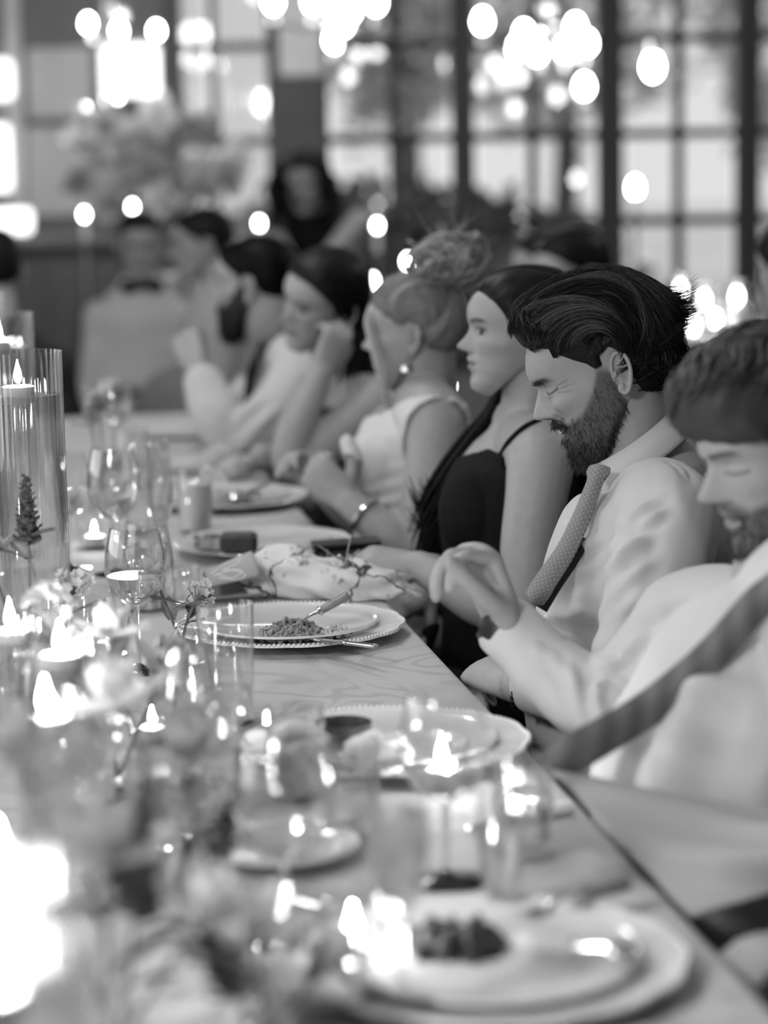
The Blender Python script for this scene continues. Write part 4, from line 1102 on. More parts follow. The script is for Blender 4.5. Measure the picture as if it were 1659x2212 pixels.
# ------------------------------------------------------------------ the woman in black beside him
def woman_black():
    h = place_head(986, 748, 3.93, 7, -3, 0, 0.93, 'female', 0.86)
    hm = MB(); add_head(hm, h, 170, 170, eye='open', brow=0.28, lips=0.62, look=2.0)
    fl = MB(); nb = W(1130, 935, 3.97)
    fl.limb([(*h.w((-26, 0, 100)), 0.050), (*h.w((-22, 0, 45)), 0.050), (*(h.w((-25, 0, 0)) * 0.5 + nb * 0.5), 0.049), (*nb, 0.053)], 20, 20)
    fl.limb([q(1128, 915, 3.98, 0.05, 0.055), q(1128, 960, 3.99, 0.072, 0.115), q(1118, 1020, 4.0, 0.098, 0.15), q(1098, 1110, 4.0, 0.110, 0.142), q(1098, 1230, 4.0, 0.100, 0.128), q(1108, 1330, 4.0, 0.112, 0.15), q(1120, 1440, 4.0, 0.125, 0.175)], 34, 26, up=(0, 1, 0))
    for s, d in ((0, 3.93), (1, 4.07)): fl.ell(W(1030, 1105, d), (0.058, 0.062, 0.075))
    fl.limb([q(1140, 955, 3.93, 0.055), q(1166, 985, 3.835, 0.056), q(1160, 1060, 3.80, 0.050), q(1142, 1180, 3.79, 0.045), q(1128, 1310, 3.79, 0.040), q(1040, 1302, 3.80, 0.038), q(960, 1255, 3.83, 0.031), q(905, 1222, 3.86, 0.025)], 40, 20)
    fl.limb([q(1110, 950, 4.08, 0.05), q(1090, 985, 4.15, 0.05), q(1060, 1180, 4.18, 0.042), q(1000, 1300, 4.12, 0.036), q(930, 1270, 4.05, 0.026)], 24, 16)
    hand(fl, W(900, 1220, 3.86), W(848, 1218, 3.87) - W(905, 1224, 3.86), (0.1, -0.45, 0.9), -1, ((35, 40, 30), (40, 42, 30), (45, 42, 30), (48, 40, 30)), 0.5, s=0.92)
    hand(fl, W(930, 1272, 4.05), W(880, 1300, 4.03) - W(930, 1272, 4.05), (0, -0.4, 0.9), 1, ((25, 40, 30),) * 4, 0.5, s=0.92)
    body, V, N, Fc = finish_body('person', hm, fl, 0.0045, 'dark-haired woman in a black sleeveless top gazing towards the table')
    def mask(P):
        px, py, dd = proj(P)
        top = np.interp(px, [950, 1020, 1060, 1085, 1110, 1150, 1190, 1230], [1000, 985, 972, 980, 1005, 1015, 960, 950])
        arm = near_path(P, [W(1200, 960, 3.80), W(1172, 985, 3.81), W(1160, 1060, 3.79), W(1142, 1180, 3.79), W(1128, 1310, 3.79), W(1040, 1302, 3.80), W(905, 1222, 3.86), W(850, 1220, 3.87)], 0.066)
        arm |= near_path(P, [W(1075, 960, 4.17), W(1090, 985, 4.16), W(1060, 1180, 4.19), W(1000, 1300, 4.12), W(930, 1270, 4.05), W(880, 1300, 4.03)], 0.062)
        return (py > top) & ~arm & (px > 915)
    garment('top', V, N, Fc, mask, 0.006, 'cloth_black', body)
    st = MB(); st.tube(spline([surf_pt(V, x, y, 0.004) for x, y in ((1074, 984), (1090, 958), (1112, 932), (1138, 912), (1165, 902))], 20), 0.0045, 8)
    st.build('shoulder_strap', 'cloth_black', body)
    cap = HairCap([(86, 188), (80, 206), (62, 222), (30, 236), (-20, 242), (-70, 232), (-100, 205), (-112, 170), (-114, 130), (-112, 90), (-100, 40), (-70, 10), (-40, 20), (0, 80), (50, 140)], 82,
                  [(120, 192), (82, 190), (66, 178), (52, 160), (40, 138), (26, 112), (8, 92), (-6, 70), (-16, 40), (-20, 0), (-160, 0), (-160, 300), (120, 300)], n=2.4)
    hb = MB(); cap.cap(hb, h, 120, 64, 1.5, (3, 16), 4)
    strands_on(hb, h, cap, [((48, 100), (-4, 4), (190, 250), (40, 66), 1, (0, 0, -10), 12), ((48, 110), (-4, 4), (170, 250), (-70, -20), 0.6, (0, 0, -10), -8)], 260, 1.0, 10, (0, 2), seed=21, dark=(0.5, 1.6))
    # long hair: behind the neck, brought forward over the far shoulder
    rg = np.random.default_rng(5)
    A = [np.array(W(*p)) for p in ((1150, 760, 4.06), (1110, 880, 4.08), (1062, 960, 4.06), (1010, 1040, 4.04), (960, 1110, 4.05), (930, 1190, 4.06))]
    for k in range(1000):
        o = np.clip(rg.normal(size=3), -1.5, 1.5) * arr(0.024, 0.03, 0.010); sp_ = rg.uniform(0.3, 1.25)
        P = spline([A[0] + o * 0.9, A[1] + o, A[2] + o * 1.1 * sp_, A[3] + o * 1.2 * sp_, A[4] + o * sp_, A[5] + o * 0.9 * sp_ + arr(0, 0, rg.uniform(-0.03, 0.12))], 14)
        strand(hb, P, rg.uniform(0.002, 0.0042), 3, rg.uniform(0.6, 1.8))
    B_ = [np.array(W(*p)) for p in ((1210, 780, 4.0), (1240, 900, 4.03), (1255, 1020, 4.06), (1262, 1160, 4.06))]
    for k in range(220):
        o = rg.normal(size=3) * arr(0.022, 0.05, 0.01)
        P = spline([B_[0] + o * 0.7, B_[1] + o, B_[2] + o, B_[3] + o + arr(0, 0, rg.uniform(-0.05, 0.06))], 10)
        strand(hb, P, rg.uniform(0.002, 0.004), 3, rg.uniform(0.6, 1.4))
    hb.build('hair', 'hair_dark', body, True, None).data.materials[0] = M['hair_black']
    hip = W(1120, 1450, 4.0); legs(body, hip, 'cloth_black', name='skirt_trousers'); chair(hip, None, 'dark wooden chair under the woman in black')
    return body
woman_black()

# ------------------------------------------------------------------ the blonde woman with the updo
def woman_blonde():
    h = place_head(781, 748, 4.60, -16, 3, 0, 0.93, 'female', 0.95)
    hm = MB(); add_head(hm, h, 120, 120, eye='open', brow=0.5, lips=0.7)
    fl = MB(); nb = W(912, 872, 4.6)
    fl.limb([(*h.w((-26, 0, 100)), 0.050), (*h.w((-24, 0, 45)), 0.050), (*(h.w((-25, 0, 0)) * 0.5 + nb * 0.5), 0.050), (*nb, 0.056)], 20, 20)
    fl.limb([q(910, 852, 4.6, 0.055, 0.058), q(915, 885, 4.6, 0.078, 0.12), q(905, 940, 4.61, 0.104, 0.155), q(890, 1030, 4.61, 0.116, 0.145), q(890, 1130, 4.61, 0.108, 0.132), q(898, 1210, 4.61, 0.116, 0.15), q(905, 1300, 4.6, 0.13, 0.17)], 34, 26, up=(0, 1, 0))
    for d in (4.53, 4.69): fl.ell(W(822, 1010, d), (0.060, 0.06, 0.06))
    fl.limb([q(920, 880, 4.52, 0.06), q(938, 912, 4.44, 0.060), q(938, 1000, 4.41, 0.053), q(918, 1110, 4.40, 0.048), q(898, 1180, 4.40, 0.043), q(842, 1155, 4.40, 0.041), q(790, 1115, 4.41, 0.032), q(752, 1085, 4.42, 0.026)], 40, 20)
    fl.limb([q(895, 880, 4.7, 0.055), q(880, 910, 4.77, 0.055), q(850, 1080, 4.79, 0.045), q(780, 1120, 4.7, 0.036), q(700, 1060, 4.6, 0.026)], 24, 16)
    hand(fl, W(750, 1083, 4.42), W(700, 1035, 4.43) - W(750, 1083, 4.42), (-0.5, -0.6, 0.6), -1, ((45, 55, 35), (50, 55, 35), (52, 55, 35), (55, 50, 35)), 0.5, s=0.92)
    hand(fl, W(700, 1058, 4.6), W(665, 1020, 4.58) - W(700, 1058, 4.6), (-0.3, 0.3, 0.9), 1, ((40, 50, 30),) * 4, 0.5, s=0.92)
    body, V, N, Fc = finish_body('person', hm, fl, 0.005, 'blonde woman with a loose bun and white sleeveless top')
    def mask(P):
        px, py, dd = proj(P)
        top = np.interp(px, [780, 830, 865, 890, 930, 985, 1010], [905, 900, 874, 862, 858, 866, 880])
        arm = near_path(P, [W(958, 945, 4.38), W(945, 1000, 4.39), W(918, 1110, 4.40), W(898, 1180, 4.40), W(842, 1155, 4.40), W(752, 1085, 4.42), W(690, 1030, 4.43)], 0.068)
        arm |= near_path(P, [W(870, 900, 4.79), W(850, 1080, 4.79), W(780, 1120, 4.7), W(700, 1060, 4.6), W(660, 1010, 4.58)], 0.062)
        return (py > top) & ~arm & (px > 700)
    lines = [(W(775, 1040 + 30 * k, 4.5), W(870, 1010 + 34 * k, 4.47), 0.006, 0.010) for k in range(6)] + [(W(800, 960, 4.5), W(880, 900, 4.5), 0.005, 0.009)]
    garment('sleeveless_top', V, N, Fc, mask, 0.007, 'top_white', body, 0.003, (18, 18, 30), 3, lines)
    cap = HairCap([(88, 186), (82, 208), (60, 226), (25, 238), (-20, 240), (-70, 226), (-100, 196), (-108, 160), (-106, 125), (-92, 92), (-66, 74), (-40, 84), (0, 110), (50, 150)], 80,
                  [(120, 188), (84, 188), (70, 176), (58, 160), (44, 148), (26, 140), (8, 140), (-4, 150), (-22, 140), (-30, 112), (-36, 84), (-60, 66), (-160, 60), (-160, 300), (120, 300)], n=2.4)
    hb = MB(); cap.cap(hb, h, 120, 60, 2.5, (3, 18), 4, 0.75)
    strands_on(hb, h, cap, [((30, 80), (5, 40), (120, 140), (2, 14), 1, (0, 0, 4), 6), ((210, 240), (5, 60), (135, 150), (2, 20), 0.8, (0, 0, 6), 8), ((60, 20), (40, 70), (130, 150), (8, 20), 0.8, (0, 0, 4), 0), ((30, 80), (-50, 0), (120, 140), (-14, 0), 0.5, (0, 0, 4), 0)], 420, 1.0, 10, (0.5, 3.5), seed=31, dark=(0.3, 2.6))
    rg = np.random.default_rng(9); bc = h.w((-78, 0, 262))
    for k in range(620):       # bun of coiled locks
        ax = unit(rg.normal(size=3)); e1 = unit(np.cross(ax, rg.normal(size=3))); e2 = np.cross(ax, e1); rr = rg.uniform(0.022, 0.05); t0 = rg.uniform(0, 6.3); t = np.linspace(0, rg.uniform(2.5, 4.8), 12)
        off = rg.normal(size=3) * arr(0.014, 0.012, 0.010)
        P = bc + off + (e1 * np.cos(t + t0)[:, None] + e2 * np.sin(t + t0)[:, None]) * rr * arr(1.15, 1.0, 0.85)
        strand(hb, P, rg.uniform(0.0012, 0.0034), 4, rg.uniform(0.6, 3.2))
    for k in range(110):        # wisps
        t = np.linspace(0, 1, 8)[:, None]; d0 = unit(rg.normal(size=3) + arr(0.2, -0.2, 0.8)); P = bc + d0 * 0.03 + d0 * 0.045 * t + rg.normal(size=3) * 0.02 * t * t
        strand(hb, P, 0.0012, 3, rg.uniform(1, 2.4))
    for k in range(46):        # loose lock falling in front of the ear
        o = rg.normal(size=3) * 0.0035
        P = spline([h.w((76, 34, 186)), h.w((84, 54, 150)) + o, h.w((74, 64, 100)) + o, h.w((62, 68, 50)) + o, h.w((56, 68, 10)) + o, h.w((50, 64, -30)) + o * 1.6 + arr(0, 0, rg.uniform(-0.02, 0.03))], 14)
        strand(hb, P, rg.uniform(0.0012, 0.0026), 3, rg.uniform(2.2, 4.5))
    hb.build('hair', 'hair_blond', body, True, None)
    e = MB(); e.tube(spline([h.w((-2, 80, 84)), h.w((-2, 83, 74)), h.w((0, 83, 64))], 6), 0.0012, 6); e.lathe([(0.001, -0.012), (0.012, -0.004), (0.010, 0.006), (0.001, 0.012)], h.w((0, 83, 54)), 12); e.build('earring', 'steel', body)
    b = MB(); ax = unit(W(752, 1085, 4.42) - W(790, 1115, 4.41)); s1 = unit(np.cross(ax, (0, 0, 1))); s2 = np.cross(s1, ax); c = W(787, 1112, 4.41); t = np.linspace(0, 2 * np.pi, 30)
    b.tube(np.array([c + s1 * 0.036 * math.cos(k) + s2 * 0.036 * math.sin(k) for k in t]), 0.005, 8, False); b.build('bracelet', 'steel', body)
    hip = W(905, 1310, 4.6); legs(body, hip, 'cloth_grey', name='trousers'); chair(hip, None, 'dark wooden chair under the blonde woman with the bun')
    return body
woman_blonde()

# ------------------------------------------------------------------ the dark-haired woman resting her cheek on her hand
def woman_resting():
    h = place_head(608, 690, 5.14, 38, 8, 22, 0.93, 'female', 0.95)
    hm = MB(); add_head(hm, h, 100, 100, eye='open', brow=0.3, lips=0.55)
    fl = MB(); nb = W(745, 835, 5.25)
    fl.limb([(*h.w((-26, 0, 100)), 0.050), (*h.w((-24, 0, 45)), 0.050), (*nb, 0.056)], 18, 18)
    fl.limb([q(745, 825, 5.25, 0.055, 0.058), q(770, 865, 5.26, 0.082, 0.125), q(790, 930, 5.27, 0.108, 0.155), q(800, 1030, 5.27, 0.115, 0.145), q(810, 1150, 5.27, 0.12, 0.15)], 28, 22, up=(0, 1, 0))
    fl.limb([q(780, 860, 5.17, 0.055), q(815, 872, 5.1, 0.056), q(745, 930, 5.05, 0.052), q(670, 985, 5.02, 0.046), q(626, 995, 5.0, 0.038), q(640, 925, 5.0, 0.040), q(672, 855, 5.02, 0.031), q(692, 808, 5.03, 0.026)], 40, 18)
    fl.limb([q(760, 860, 5.36, 0.055), q(730, 960, 5.4, 0.048), q(640, 985, 5.3, 0.038), q(565, 985, 5.25, 0.028)], 20, 14)
    hand(fl, W(692, 806, 5.03), W(722, 742, 5.05) - W(692, 806, 5.03), (0.6, -0.8, 0.1), -1, ((15, 30, 25), (25, 35, 30), (35, 40, 30), (40, 45, 30)), 1.3, (0.75, 0.5, -0.3), s=0.95)
    body, V, N, Fc = finish_body('person', hm, fl, 0.006, 'woman with dark straight hair resting her cheek on her hand')
    def mask(P):
        px, py, dd = proj(P)
        arm = near_path(P, [W(835, 868, 5.06), W(815, 880, 5.08), W(745, 930, 5.05), W(670, 985, 5.02), W(626, 995, 5.0), W(640, 925, 5.0), W(692, 808, 5.03), W(722, 742, 5.05)], 0.068)
        arm |= near_path(P, [W(745, 890, 5.41), W(730, 960, 5.4), W(640, 1010, 5.3), W(560, 1010, 5.25)], 0.062)
        return (py > np.interp(px, [700, 740, 770, 820, 870], [880, 880, 872, 850, 860])) & ~arm & (px > 660)
    garment('dress', V, N, Fc, mask, 0.008, 'cloth_charcoal', body, 0.004, (18, 18, 18))
    cap = HairCap([(86, 188), (80, 208), (60, 226), (25, 240), (-20, 244), (-70, 232), (-102, 205), (-114, 170), (-116, 130), (-110, 80), (-90, 30), (-50, 30), (0, 90), (50, 150)], 86,
                  [(120, 192), (82, 192), (66, 176), (50, 158), (34, 140), (20, 118), (6, 90), (-6, 60), (-14, 20), (-160, 0), (-160, 300), (120, 300)], n=2.4)
    hb = MB(); cap.cap(hb, h, 90, 50, 2, (3, 16), 4)
    rg = np.random.default_rng(15)
    for k in range(300):
        o = rg.normal(size=3) * arr(0.02, 0.02, 0.006); s_ = rg.uniform(0, 1)
        A = h.w((-60, 74 - 60 * s_, 170)); B = h.w((-74 - 20 * s_, 78 - 60 * s_, 90)); C = W(768 + 40 * s_, 800, 5.16 + 0.1 * s_); D = W(770 + 55 * s_, 890 + rg.uniform(-30, 40), 5.16 + 0.12 * s_)
        strand(hb, spline([A, B + o * 0.5, C + o, D + o], 10), rg.uniform(0.002, 0.004), 3, rg.uniform(0.6, 1.5))
    hb.build('hair', 'hair_black', body, True, None)
    hip = W(815, 1190, 5.26); legs(body, hip, 'cloth_charcoal', name='trousers'); chair(hip, None, 'dark wooden chair under the woman resting her cheek')
    return body
woman_resting()

# ------------------------------------------------------------------ the man with the dark beard, hands raised to his mouth
def man_hands():
    h = place_head(458, 640, 5.84, -22, 3, 0, 1.0, 'male', 1.0)
    hm = MB(); G, bm = add_head(hm, h, 100, 100, eye='open', beard=9.0, brow=0.2, lips=0.5, stubble=0.92)
    fl = MB(); nb = W(592, 742, 5.87)
    fl.limb([(*h.w((-30, 0, 100)), 0.062), (*h.w((-26, 0, 40)), 0.062), (*nb, 0.07)], 18, 18)
    fl.limb([(*nb, 0.09, 0.08), q(620, 850, 5.88, 0.1, 0.14)], 10, 16, up=(0, 1, 0))
    fl.limb([q(490, 925, 5.62, 0.035), q(452, 860, 5.62, 0.036), q(425, 790, 5.66, 0.028)], 12, 12)
    fl.limb([q(470, 885, 5.9, 0.035), q(430, 800, 5.86, 0.028)], 12, 12)
    hand(fl, W(425, 790, 5.66), W(402, 735, 5.70) - W(425, 790, 5.66), (-0.3, -0.8, 0.3), 1, ((50, 60, 40),) * 4, 0.5, (0.9, 0.2, -0.4))
    hand(fl, W(428, 795, 5.86), W(408, 735, 5.82) - W(428, 795, 5.86), (-0.3, 0.8, 0.3), -1, ((50, 60, 40),) * 4, 0.5, (0.9, 0.2, -0.4))
    body, V, N, Fc = finish_body('person', hm, fl, 0.006, 'man with dark beard holding both hands up to his mouth')
    cap = HairCap([(88, 190), (84, 206), (62, 220), (25, 233), (-20, 237), (-70, 222), (-98, 196), (-106, 160), (-104, 125), (-94, 92), (-74, 74), (-40, 90), (0, 110), (50, 150)], 79,
                  [(120, 192), (80, 190), (64, 178), (54, 164), (40, 154), (24, 146), (14, 126), (4, 126), (0, 146), (-22, 142), (-32, 112), (-40, 78), (-160, 60), (-160, 300), (120, 300)], n=2.4)
    hb = MB(); cap.cap(hb, h, 90, 50, 1, (8, 20), 4); hb.build('hair', 'hair_brown', body, True, None).data.materials[0] = M['hair_dark']
    bb = MB(); fuzz(bb, h, G, bm * (G[..., 2] < 110), 1200, 14, 0.8, lambda p: (0.1, 0, -1), 6, 0.25, (0.3, 1.5)); bb.build('beard', 'beard', body, True, None)
    sm = MB()
    sm.limb([q(600, 752, 5.87, 0.075, 0.085), q(620, 790, 5.87, 0.11, 0.17), q(635, 860, 5.88, 0.125, 0.19), q(640, 960, 5.88, 0.12, 0.17), q(650, 1050, 5.88, 0.115, 0.16)], 28, 24, up=(0, 1, 0))
    sm.limb([q(640, 785, 5.74, 0.075), q(650, 810, 5.68, 0.072), q(590, 895, 5.63, 0.066), q(530, 932, 5.60, 0.058), q(497, 936, 5.60, 0.052), q(470, 905, 5.60, 0.058), q(440, 830, 5.63, 0.048)], 36, 18)
    sm.limb([q(600, 790, 6.0, 0.07), q(590, 810, 6.08, 0.07), q(520, 885, 6.05, 0.058), q(470, 892, 5.95, 0.052), q(440, 840, 5.87, 0.046)], 30, 16)
    shirt = cloth('shirt', sm, 0.007, 'shirt_white', body, 4, [(W(520, 960, 5.55), W(600, 880, 5.56), 0.008, 0.013), (W(500, 920, 5.55), W(560, 860, 5.57), 0.007, 0.012), (W(440, 870, 5.56), W(490, 900, 5.55), 0.006, 0.01)], 0.003, (12, 12, 12))
    cl = MB(); collar(cl, W(590, 725, 5.87), unit(arr(-0.35, 0, 0.93)), arr(-1, 0.3, -0.3), 0.075, 0.09, 0.036, 0.03, 10, 1.1); cl.build('collar', 'shirt_white', shirt, True, None)
    st = MB(); ribbon(st, spline([W(566, 748, 5.78), W(552, 775, 5.71), W(540, 830, 5.70), W(535, 900, 5.71)], 14), 0.036, (-0.8, -0.6, 0.1)); st.build('suspender', 'cloth_black', body)
    hip = W(655, 1100, 5.87); legs(body, hip); chair(hip, None, 'dark wooden chair under the man with raised hands')
    return body
man_hands()

# ------------------------------------------------------------------ the near man leaning back, hand raised, tie askew
def near_man():
    h = place_head(1508, 1082, 2.70, 14, 16, 0, 1.0, 'male', 0.9)
    hm = MB(); G, bm = add_head(hm, h, 130, 130, eye='closed', beard=3.0, brow=0.25, lips=0.6, stubble=0.72)
    fl = MB(); nb = W(1690, 1230, 2.74)
    fl.limb([(*h.w((-30, 0, 100)), 0.056), (*h.w((-26, 0, 40)), 0.056), (*nb, 0.056), q(1690, 1330, 2.74, 0.05)], 18, 20)
    fl.limb([q(1290, 1530, 2.93, 0.034), q(1190, 1450, 2.95, 0.033), q(1105, 1370, 2.97, 0.029)], 14, 14)
    hand(fl, W(1096, 1356, 2.97), W(1042, 1232, 2.95) - W(1096, 1356, 2.97), (0.62, 0.42, 0.45), 1, ((58, 48, 28), (64, 52, 30), (70, 55, 32), (76, 55, 32)), 1.0, (0.85, 0.3, -0.55), 0.5, s=1.14)
    body, V, N, Fc = finish_body('person', hm, fl, 0.0045, 'man in white shirt and dark tie, looking down with one hand raised')
    cap = HairCap([(88, 150), (112, 160), (120, 190), (110, 226), (84, 246), (50, 256), (0, 258), (-50, 246), (-90, 222), (-108, 180), (-108, 140), (-96, 96), (-70, 70), (-40, 80), (0, 110), (50, 150)], 88,
                  [(140, 158), (84, 154), (66, 158), (56, 152), (42, 148), (24, 140), (14, 126), (4, 126), (0, 146), (-22, 142), (-32, 112), (-40, 70), (-160, 60), (-160, 300), (140, 300)], n=2.5)
    hb = MB(); cap.cap(hb, h, 120, 60, 6, (4, 8), 7)
    strands_on(hb, h, cap, [((38, 100), (-20, 30), (20, 60), (-10, 50), 1, (6, 2, -4), 10), ((60, 160), (0, 50), (100, 200), (20, 70), 0.9, (-4, 2, 0), 10), ((30, 60), (-40, 10), (60, 120), (-60, 0), 0.5, (0, 0, 6), 0)], 380, 1.5, 9, (0, 9), seed=41, wave=2.0, dark=(0.4, 3.2))
    hb.build('hair', 'hair_brown', body, True, None)
    bb = MB(); fuzz(bb, h, G, bm * (G[..., 2] < 100), 1200, 9, 0.5, lambda p: (0.1, 0, -1), 6, 0.25, (0.5, 3)); bb.build('beard', 'beard', body, True, None)
    sm = MB()
    sm.limb([q(1725, 1310, 2.74, 0.075, 0.08), q(1735, 1370, 2.74, 0.110, 0.145), q(1705, 1450, 2.72, 0.135, 0.185), q(1640, 1570, 2.68, 0.145, 0.185), q(1570, 1700, 2.64, 0.145, 0.18), q(1545, 1820, 2.63, 0.14, 0.175)], 36, 28, up=(0, 1, 0))
    sm.limb([q(1600, 1370, 2.86, 0.074), q(1510, 1360, 2.90, 0.073), q(1445, 1410, 2.92, 0.066), q(1360, 1485, 2.93, 0.057), q(1285, 1525, 2.93, 0.051), q(1205, 1460, 2.95, 0.044), q(1130, 1388, 2.965, 0.039), q(1104, 1363, 2.97, 0.037)], 44, 22)
    sm.limb([q(1740, 1300, 2.62, 0.08), q(1800, 1340, 2.54, 0.078), q(1850, 1640, 2.42, 0.062), q(1790, 1860, 2.34, 0.05)], 26, 18)
    L_ = [(W(1400, 1330, 2.84), W(1520, 1280, 2.80), 0.007, 0.011), (W(1370, 1390, 2.86), W(1470, 1330, 2.83), 0.007, 0.010), (W(1430, 1300, 2.84), W(1500, 1400, 2.82), 0.005, 0.009), (W(1290, 1430, 2.89), W(1380, 1475, 2.88), 0.008, 0.010),
          (W(1300, 1440, 2.88), W(1375, 1375, 2.87), 0.007, 0.009), (W(1290, 1480, 2.88), W(1390, 1540, 2.88), 0.007, 0.009), (W(1225, 1440, 2.90), W(1270, 1570, 2.89), 0.006, 0.009), (W(1282, 1440, 2.88), W(1300, 1580, 2.88), 0.007, 0.008), (W(1160, 1400, 2.92), W(1195, 1490, 2.92), 0.004, 0.008), (W(1190, 1410, 2.91), W(1235, 1520, 2.91), 0.004, 0.007),
          (W(1440, 1560, 2.5), W(1659, 1640, 2.5), 0.012, 0.018), (W(1420, 1600, 2.49), W(1600, 1720, 2.49), 0.010, 0.02), (W(1350, 1620, 2.49), W(1520, 1760, 2.48), 0.012, 0.02), (W(1480, 1480, 2.52), W(1659, 1540, 2.52), 0.009, 0.02)]
    shirt = cloth('shirt', sm, 0.006, 'shirt_white', body, 5, [(a, b, 1.7 * c, 0.9 * w) for a, b, c, w in L_], 0.006, (9, 9, 9), 5)
    cl = MB(); collar(cl, W(1692, 1235, 2.74), unit(arr(-0.3, 0, 0.95)), arr(-0.85, -0.5, -0.3), 0.072, 0.088, 0.036, 0.035, 10, 1.12); cl.build('collar', 'shirt_white', shirt, True, None)
    cf = MB(); wr_ = W(1096, 1356, 2.97); ax = unit(wr_ - W(1205, 1460, 2.95)); P = np.array([wr_ - ax * 0.062, wr_ - ax * 0.03, wr_])
    cf.tube(P, [0.041, 0.0405, 0.0395], 28, False); cf.tube(P[::-1], [0.036, 0.038, 0.0395], 28, False); cf.build('cuff', 'shirt_white', shirt)
    wt = MB(); c = wr_ + ax * 0.010; s1 = unit(np.cross(ax, (0, 0, 1))); s2 = np.cross(s1, ax); t = np.linspace(0, 2 * np.pi, 30)
    ribbon(wt, np.array([c + s1 * 0.034 * math.cos(k) + s2 * 0.031 * math.sin(k) for k in t]), 0.02, np.array([s1 * math.cos(k) + s2 * math.sin(k) for k in t]), 0.004, 1, 0.001)
    wt.lathe([(0.001, -0.004), (0.019, -0.004), (0.020, 0.0), (0.018, 0.005), (0.001, 0.005)], (0, 0, 0), 20) if False else None
    wo = wt.build('watch_strap', 'leather_black', body)
    wc = MB().ell(c - s1 * 0.036, (0.016, 0.016, 0.004), np.stack([ax, s2, s1], 1), 18, 8).build('watch_case', 'leather_black', wo)
    SV = np.zeros(len(shirt.data.vertices) * 3); shirt.data.vertices.foreach_get('co', SV); SV = SV.reshape(-1, 3)
    tp = spline([surf_pt(SV, x, y, 0.016) for x, y in ((1700, 1262), (1640, 1295), (1530, 1415), (1400, 1530))] + [W(1265, 1612, 2.475), W(1195, 1655, 2.47)], 40)
    tb = MB(); ribbon(tb, tp, np.interp(np.linspace(0, 1, 40), [0, 0.05, 0.14, 0.9, 1], [0.04, 0.046, 0.034, 0.040, 0.036]), (-0.35, -0.92, 0.2), 0.005, 1.0, 0.008); tb.build('tie', 'tie_dark', body, True, 30)
    hip = W(1545, 1900, 2.63); legs(body, hip, 'suit_grey'); chair(hip, None, 'dark wooden chair under the near man in white shirt')
    # napkin spread over his lap, hanging towards the floor
    nu, nv = 50, 40; G2 = np.zeros((nu, nv, 3))
    A0, A1, B0, B1 = W(1195, 1665, 2.47), W(1700, 1760, 2.45), W(1500, 1990, 2.28), W(1790, 1880, 2.3)
    for i in range(nu):
        for j in range(nv):
            u, v = i / (nu - 1), j / (nv - 1); p = (A0 * (1 - u) + A1 * u) * (1 - v) + (B0 * (1 - u) + B1 * u) * v
            bow = math.sin(math.pi * v) * 0.035 + 0.010 * math.sin(7 * v + 3 * u) + 0.008 * math.sin(13 * v - 5 * u + 1)
            G2[i, j] = p + arr(-0.3, -0.75, 0.55) * bow
    o = MB().grid(G2).build('lap_napkin', 'cloth_napkin', None, True, None); s = o.modifiers.new('t', 'SOLIDIFY'); s.thickness = 0.004
    tag(o, 'plain grey cloth napkin draped over the near man\'s lap', 'napkin')
    return body
mat('cloth_napkin', 0.42, 0.8, 0.2, bump=(400, 0.2, 0.001))
near_man()
# ------------------------------------------------------------------ tableware
def place(name, label, cat, p, group=None, rz=0.0): return empty(name, p, label, cat, group, rz)

def plate_profile(r, rim=0.30, h=0.016, t=0.004):
    return [(0.0005, 0.001), (r * 0.58, 0.001), (r * 0.62, 0.004), (r * (1 - rim) * 1.02, h * 0.55), (r * 0.97, h * 0.95), (r, h), (r * 0.985, h + t * 0.8), (r * 0.95, h * 0.97 + t * 0.4), (r * (1 - rim), h * 0.5 + t), (r * 0.60, t + 0.003), (0.0005, t + 0.002)]
CH_H = 0.017
def charger(p, label, r=0.165):
    root = place('charger_plate', label, 'plate', p)
    N = 14
    mb = MB(); pr = np.array(plate_profile(r, 0.32, CH_H)); th = np.linspace(0, 2 * math.pi, 112, endpoint=False)
    G = []
    for rr, z in pr:
        k = 1 + 0.022 * np.abs(np.cos(th * N / 2)) * (rr / r) ** 4
        G.append(np.stack([rr * k * np.cos(th), rr * k * np.sin(th), np.full(112, z)], -1))
    mb.grid(np.array(G) + p, True); mb.build('plate', 'porcelain', root, True, 60)
    b = MB(); n = 150
    for t in np.linspace(0, 2 * math.pi, n, endpoint=False):
        rr = r * (1 + 0.022 * abs(math.cos(t * N / 2))) * 0.985; b.ell(p + arr(rr * math.cos(t), rr * math.sin(t), CH_H + 0.003), (0.0026,) * 3, None, 6, 5)
    o = b.build('beaded_rim', 'porcelain', root); o['kind'] = 'stuff'
    return root
def plate(p, label, r=0.130, m_='porcelain_grey', name='dinner_plate'):
    o = MB().lathe(plate_profile(r, 0.24, 0.012), (0, 0, 0), 72, False); o.move(p); o = o.build(name, m_, None, True, 50); tag(o, label, 'plate'); return o

